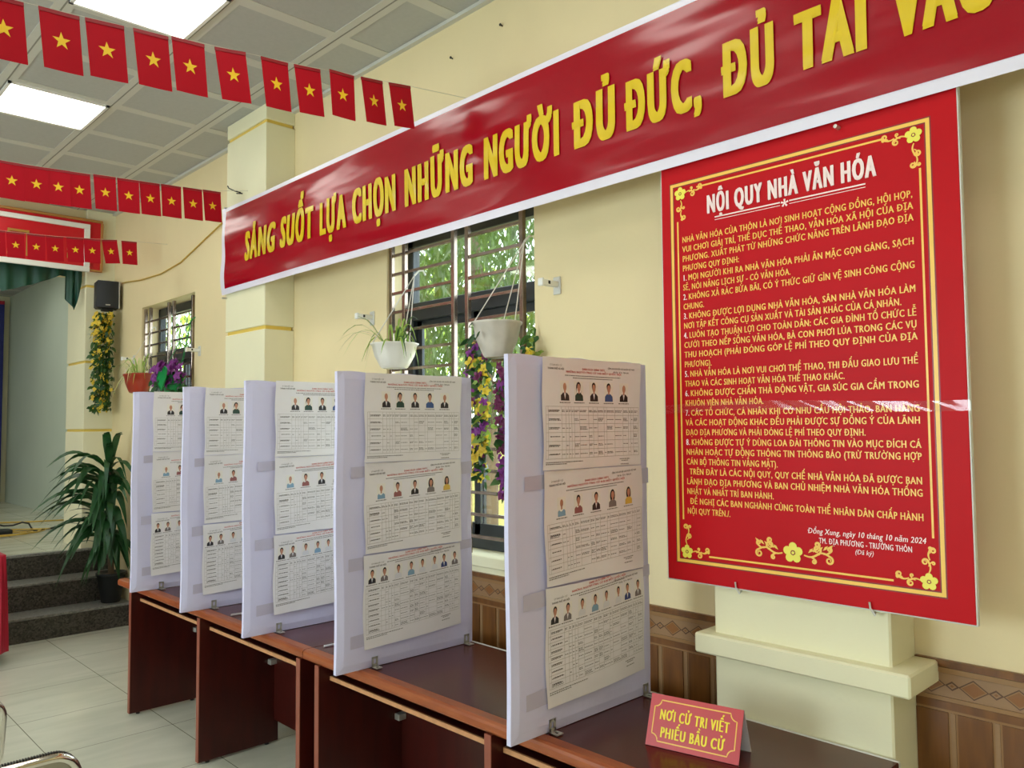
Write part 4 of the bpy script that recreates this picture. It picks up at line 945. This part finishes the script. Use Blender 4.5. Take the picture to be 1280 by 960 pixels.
# purple strand between panel and garland
garland('flower_garland', 2.605, 2.735, 1.45, 2.06, 0.022, 70, (lambda s: 0.7, ['petalm', 'petalp']), 'thin strand of magenta flowers right behind the nearest cloth panel edge', wx=0.02)

def dracaena():
    cx, cy = 2.5, 7.88
    t = thing('potted_dracaena', (cx, cy, 0.207), 'potted dracaena with long drooping dark leaves standing on the granite steps', 'potted plant')
    b = MB(); b.lathe((cx, cy, 0.207), [(0.075, 0), (0.08, 0.01), (0.118, 0.24), (0.128, 0.245), (0.128, 0.27), (0.115, 0.27), (0.1, 0.25), (0.02, 0.245)], 'pot_black', 24); b.build('pot', t, smooth=True)
    s = MB(); s.lathe((cx, cy, 0.207 + 0.246), [(0.104, 0), (0.002, 0.012)], 'soil', 18); s.build('soil', t)
    st = MB(); st.tube([(cx, cy, 0.45), (cx - 0.02, cy - 0.02, 0.9), (cx - 0.05, cy - 0.06, 1.4)], [0.028, 0.024, 0.018], 'bark', 8); st.build('stem', t, smooth=True)
    f = MB()
    for k in range(70):
        s = rnd.random(); z = 0.66 + 0.76 * s; az = rnd.uniform(math.radians(150), math.radians(290))
        L = rnd.uniform(0.42, 0.68)
        if math.sin(az) < -0.8: L *= 0.75
        arc_leaf(f, (cx - 0.03 - 0.03 * s, cy - 0.03, z), az, L, rnd.uniform(0.055, 0.09), rnd.uniform(0.14, 0.34), rnd.uniform(0.2, 0.62) * (0.6 + 0.4 * L / 0.68), 'leafdark', 10, rnd.uniform(-0.9, 0.9))
    for k in range(14):
        az = rnd.uniform(math.radians(170), math.radians(280)); arc_leaf(f, (cx - 0.04, cy - 0.04, rnd.uniform(0.62, 0.95)), az, rnd.uniform(0.16, 0.3), rnd.uniform(0.09, 0.12), 0.06, rnd.uniform(0.25, 0.4), 'leafdark', 9, rnd.uniform(-0.4, 0.4))
    for k in range(6):
        az = rnd.uniform(math.radians(160), math.radians(280)); arc_leaf(f, (cx - 0.05, cy - 0.06, 1.35), az, 0.25, 0.075, rnd.uniform(0.3, 0.42), 0.02, 'leafdark', 8, 0.3)
    for k in range(22):
        az = rnd.uniform(math.radians(215), math.radians(300)); arc_leaf(f, (cx - 0.03, cy - 0.03, rnd.uniform(0.7, 1.35)), az, rnd.uniform(0.2, 0.34), rnd.uniform(0.085, 0.12), rnd.uniform(0.05, 0.16), rnd.uniform(0.22, 0.42), 'leafdark', 9, rnd.uniform(-0.5, 0.5))
    f.build('leaves', t, smooth=True)
dracaena()

# ================================================================ STAGE DRESSING
def stage_sign():
    Y = YP - 0.02
    t = thing('stage_signboard', (-0.5, Y, 3.3), 'red stage signboard in white and gold frames above the green valance', 'signboard')
    mp = lambda u, v, d: (u, Y - 0.03 - d, v)
    b = MB(); b.bbox((-3.5, Y - 0.03, 3.30), (2.50, Y + 0.018, 3.795), 'signboard', 0.002); b.build('board', t)
    f = MB()
    for a in ((-3.5, 3.775, 2.5, 3.80), (-3.5, 3.295, 2.5, 3.315), (2.482, 3.315, 2.505, 3.775)): f.bbox((a[0], Y - 0.045, a[1]), (a[2], Y - 0.02, a[3]), 'goldframe', 0.003)
    f.build('gold_frame', t)
    w = MB()
    for a in ((-3.5, 3.70, 2.385, 3.745), (-3.5, 3.285, 2.385, 3.335), (2.335, 3.335, 2.385, 3.70)): w.bbox((a[0], Y - 0.055, a[1]), (a[2], Y - 0.03, a[3]), 'white', 0.004)
    w.build('white_frame', t)
    x = MB()
    for a in ((1.70, 3.37, 1.722, 3.582), (1.70, 3.582, 1.872, 3.605), (1.85, 3.37, 1.872, 3.582), (2.19, 3.40, 2.235, 3.45), (2.19, 3.47, 2.235, 3.52)): x.bbox((a[0], Y - 0.045, a[1]), (a[2], Y - 0.03, a[3]), 'gold', 0.002)
    x.build('gold_lettering', t)
stage_sign()
def drape(mb, x0, x1, y, zt, zbf, amp, per, m, n=240, th=0.0):
    vs = []
    for i in range(n + 1):
        s = i / n; x = x0 + (x1 - x0) * s; yy = y + amp * math.sin(2 * math.pi * (x - x0) / per) + amp * 0.4 * math.sin(2 * math.pi * (x - x0) / per * 1.7 + 1)
        zb = zbf(x)
        for j in range(6):
            q = j / 5; vs.append((x, y + (yy - y) * (0.35 + 0.65 * q), zt + (zb - zt) * q))
    mb.raw(vs, [(i * 6 + j, i * 6 + j + 1, (i + 1) * 6 + j + 1, (i + 1) * 6 + j) for i in range(n) for j in range(5)], m)
t = thing('stage_valance', (0, 8.42, 3.27), 'dark green gathered satin valance hanging under the stage signboard', 'curtain')
def vz(x):
    k = (2.22 - x) / 0.55
    return 3.29 - 0.26 * min(1, max(0.12, k)) ** 0.75 if k < 1 else 3.03 + 0.05 * (abs(((x + 5) / 0.95) % 1 - 0.5) * 2) ** 2
b = MB(); drape(b, -3.85, 2.23, 8.375, 3.30, vz, 0.02, 0.14, 'curtaing', 300); b.build('swag', t, smooth=True)
b = MB(); drape(b, 2.20, 2.345, 8.372, 3.30, lambda x: 2.92 + 0.28 * max(0, (x - 2.285) / 0.06) ** 1.2 if x > 2.285 else 2.92 + 0.10 * (2.285 - x) / 0.085, 0.014, 0.07, 'curtaing', 40); b.build('tail', t, smooth=True)
t = thing('stage_backdrop', (1.3, 14.5, ST), 'red and navy backdrop curtain at the back of the stage', 'curtain')
b = MB(); drape(b, -3.8, 2.96, 14.5, ZC - 0.1, lambda x: 3.75, 0.05, 0.3, 'curtainr', 200); b.build('red_band', t, smooth=True)
b = MB(); drape(b, -3.8, 2.96, 14.5, 3.75, lambda x: ST + 0.02, 0.05, 0.3, 'curtainb', 200); b.build('navy_drop', t, smooth=True)
# tangled cables on the stage floor
t = thing('cable_coil', (2.3, 9.95, ST), 'tangle of yellow and black cables lying on the stage floor', 'cable')
b = MB()
for k in range(4):
    pts = [(2.05 + (0.24 + 0.07 * k) * math.cos(a * 0.35 + k) * (1 + 0.1 * math.sin(a * 2)), 9.95 + (0.16 + 0.03 * k) * math.sin(a * 0.35 + k), ST + 0.012 + 0.008 * k + 0.004 * math.sin(a)) for a in range(19)]
    b.tube(pts, 0.006, 'cordyellow', 6)
b.build('yellow_loops', t, smooth=True); b = MB()
b.tube([(1.7, 11.2, ST + 0.01), (2.2, 11.35, ST + 0.012), (2.6, 11.15, ST + 0.01), (3.0, 11.0, ST + 0.012)], 0.009, 'cordyellow', 6)
b.build('yellow_cable', t, smooth=True)
b = MB(); b.tube([(2.15 + 0.28 * math.cos(a * 0.4) + 0.25 * (a / 16), 10.35 + 0.25 * math.sin(a * 0.4), ST + 0.014 + 0.06 * abs(math.sin(a * 0.9)) * (a < 8)) for a in range(17)], 0.01, 'black', 6)
b.bbox((1.93, 9.86, ST + 0.0), (2.14, 10.02, ST + 0.07), 'black', 0.01); b.build('black_cable', t, smooth=True)

# red-covered table beside the steps
t = thing('covered_table', (0.95, 7.35, 0), 'table under a crimson cloth at the foot of the stage steps', 'table')
b = MB(); b.bbox((0.42, 7.12, 0.79), (1.48, 7.56, 0.815), 'tableside', 0.003); b.build('table_top', t)
for xx in (0.48, 1.4):
    for yy in (7.18, 7.5): b = MB(); b.bbox((xx - 0.02, yy - 0.02, 0), (xx + 0.02, yy + 0.02, 0.79), 'tableside', 0.003); b.build('leg', t)
b = MB(); x0, x1, y0, y1, zt = 0.40, 1.50, 7.10, 7.58, 0.832
pts = []
def ring(e):
    r = []; n = 40
    for (ax, ay, bx, by, nx, ny) in ((x0, y0, x1, y0, 0, -1), (x1, y0, x1, y1, 1, 0), (x1, y1, x0, y1, 0, 1), (x0, y1, x0, y0, -1, 0)):
        for i in range(n):
            s = i / n; w = (0.012 + 0.02 * math.sin(i * 1.3 + ax * 3) * 1.0) * e + 0.012 * e; r.append((ax + (bx - ax) * s + nx * w, ay + (by - ay) * s + ny * w))
    return r
R = [(ring(0.0), zt), (ring(0.15), zt - 0.01), (ring(0.6), zt - 0.3), (ring(1.0), 0.10)]
vs = []; 
for rr, z in R: vs += [(p[0], p[1], z) for p in rr]
n = len(R[0][0]); fs = [(k * n + i, k * n + (i + 1) % n, (k + 1) * n + (i + 1) % n, (k + 1) * n + i) for k in range(3) for i in range(n)] + [tuple(range(n))]
b.raw(vs, fs, 'cloth'); tag(b.build('tablecloth'), 'crimson cloth draped to the floor over the table by the steps', 'tablecloth')

# chairs
def chair_proto():
    t = thing('steel_chair', (0, 0, 0), 'x', 'chair', 'chrome chairs beside the tables')
    r = 0.012; w = 0.21
    # back faces -y (towards the viewer); seat extends to +y
    def rr(hw, z0, z1, rad, y, n=6):
        p = []
        for cx, cz, a0 in ((hw - rad, z1 - rad, 0), (-hw + rad, z1 - rad, 90), (-hw + rad, z0 + rad, 180), (hw - rad, z0 + rad, 270)):
            for i in range(n + 1): a = math.radians(a0 + 90 * i / n); p.append((cx + rad * math.cos(a), y - 0.25 * (cz + rad * math.sin(a) - 0.45), cz + rad * math.sin(a)))
        return p
    b = MB(); b.tube(rr(w, 0.5, 0.79, 0.075, 0), 0.014, 'chrome', 10, close=True); b.build('back_frame', t, local=True, smooth=True)
    b = MB(); q = rr(w - 0.012, 0.51, 0.778, 0.066, 0.004); c = [0, 0.004 - 0.25 * 0.195, 0.645]
    b.raw(q + [tuple(c)], [(i, (i + 1) % len(q), len(q)) for i in range(len(q))], 'chairpanel')
    q2 = rr(w - 0.045, 0.545, 0.745, 0.05, -0.007); b.tube(q2, 0.005, 'chairpanel', 6, close=True); b.build('back_panel', t, local=True)
    b = MB(); top = [p for p in rr(w + 0.004, 0.5, 0.803, 0.08, 0.012) if p[2] > 0.70]
    top.sort(key=lambda p: p[0])
    tv = [Vector(p) for p in top]; run = 0.0; nxt = 0.0
    for P0, P1 in zip(tv, tv[1:]):
        L = (P1 - P0).length
        while nxt <= run + L:
            P = P0.lerp(P1, (nxt - run) / L); b.box((P.x - 0.0022, P.y - 0.004, P.z - 0.006), (P.x + 0.0022, P.y + 0.008, P.z + 0.004), 'black'); nxt += 0.0075
        run += L
    b.build('ribbed_piping', t, local=True)
    b = MB(); b.bbox((-0.2, 0.0, 0.435), (0.2, 0.40, 0.462), 'chairpanel', 0.01); b.build('seat', t, local=True)
    for sx in (-1, 1):
        b = MB(); b.tube([(sx * 0.2, -0.01, 0.52), (sx * 0.2, -0.005, 0.44), (sx * 0.205, -0.05, 0.0)], 0.012, 'chrome', 8); b.build('leg', t, local=True, smooth=True)
        b = MB(); b.tube([(sx * 0.19, 0.36, 0.44), (sx * 0.2, 0.40, 0.0)], 0.012, 'chrome', 8); b.build('leg', t, local=True, smooth=True)
    return t
pr = chair_proto(); pr.location = (0.575, 2.82, 0.0); pr.rotation_euler = (0, 0, 0.0); pr['label'] = 'chrome steel chair at the bottom corner, its whole rounded back top showing'
o = copy_tree(pr); o.location = (0.53, 3.56, 0.02); o.location = (0.53, 3.56, 0.0); o['label'] = 'chrome steel chair behind the corner chair, only its rounded edge in view'
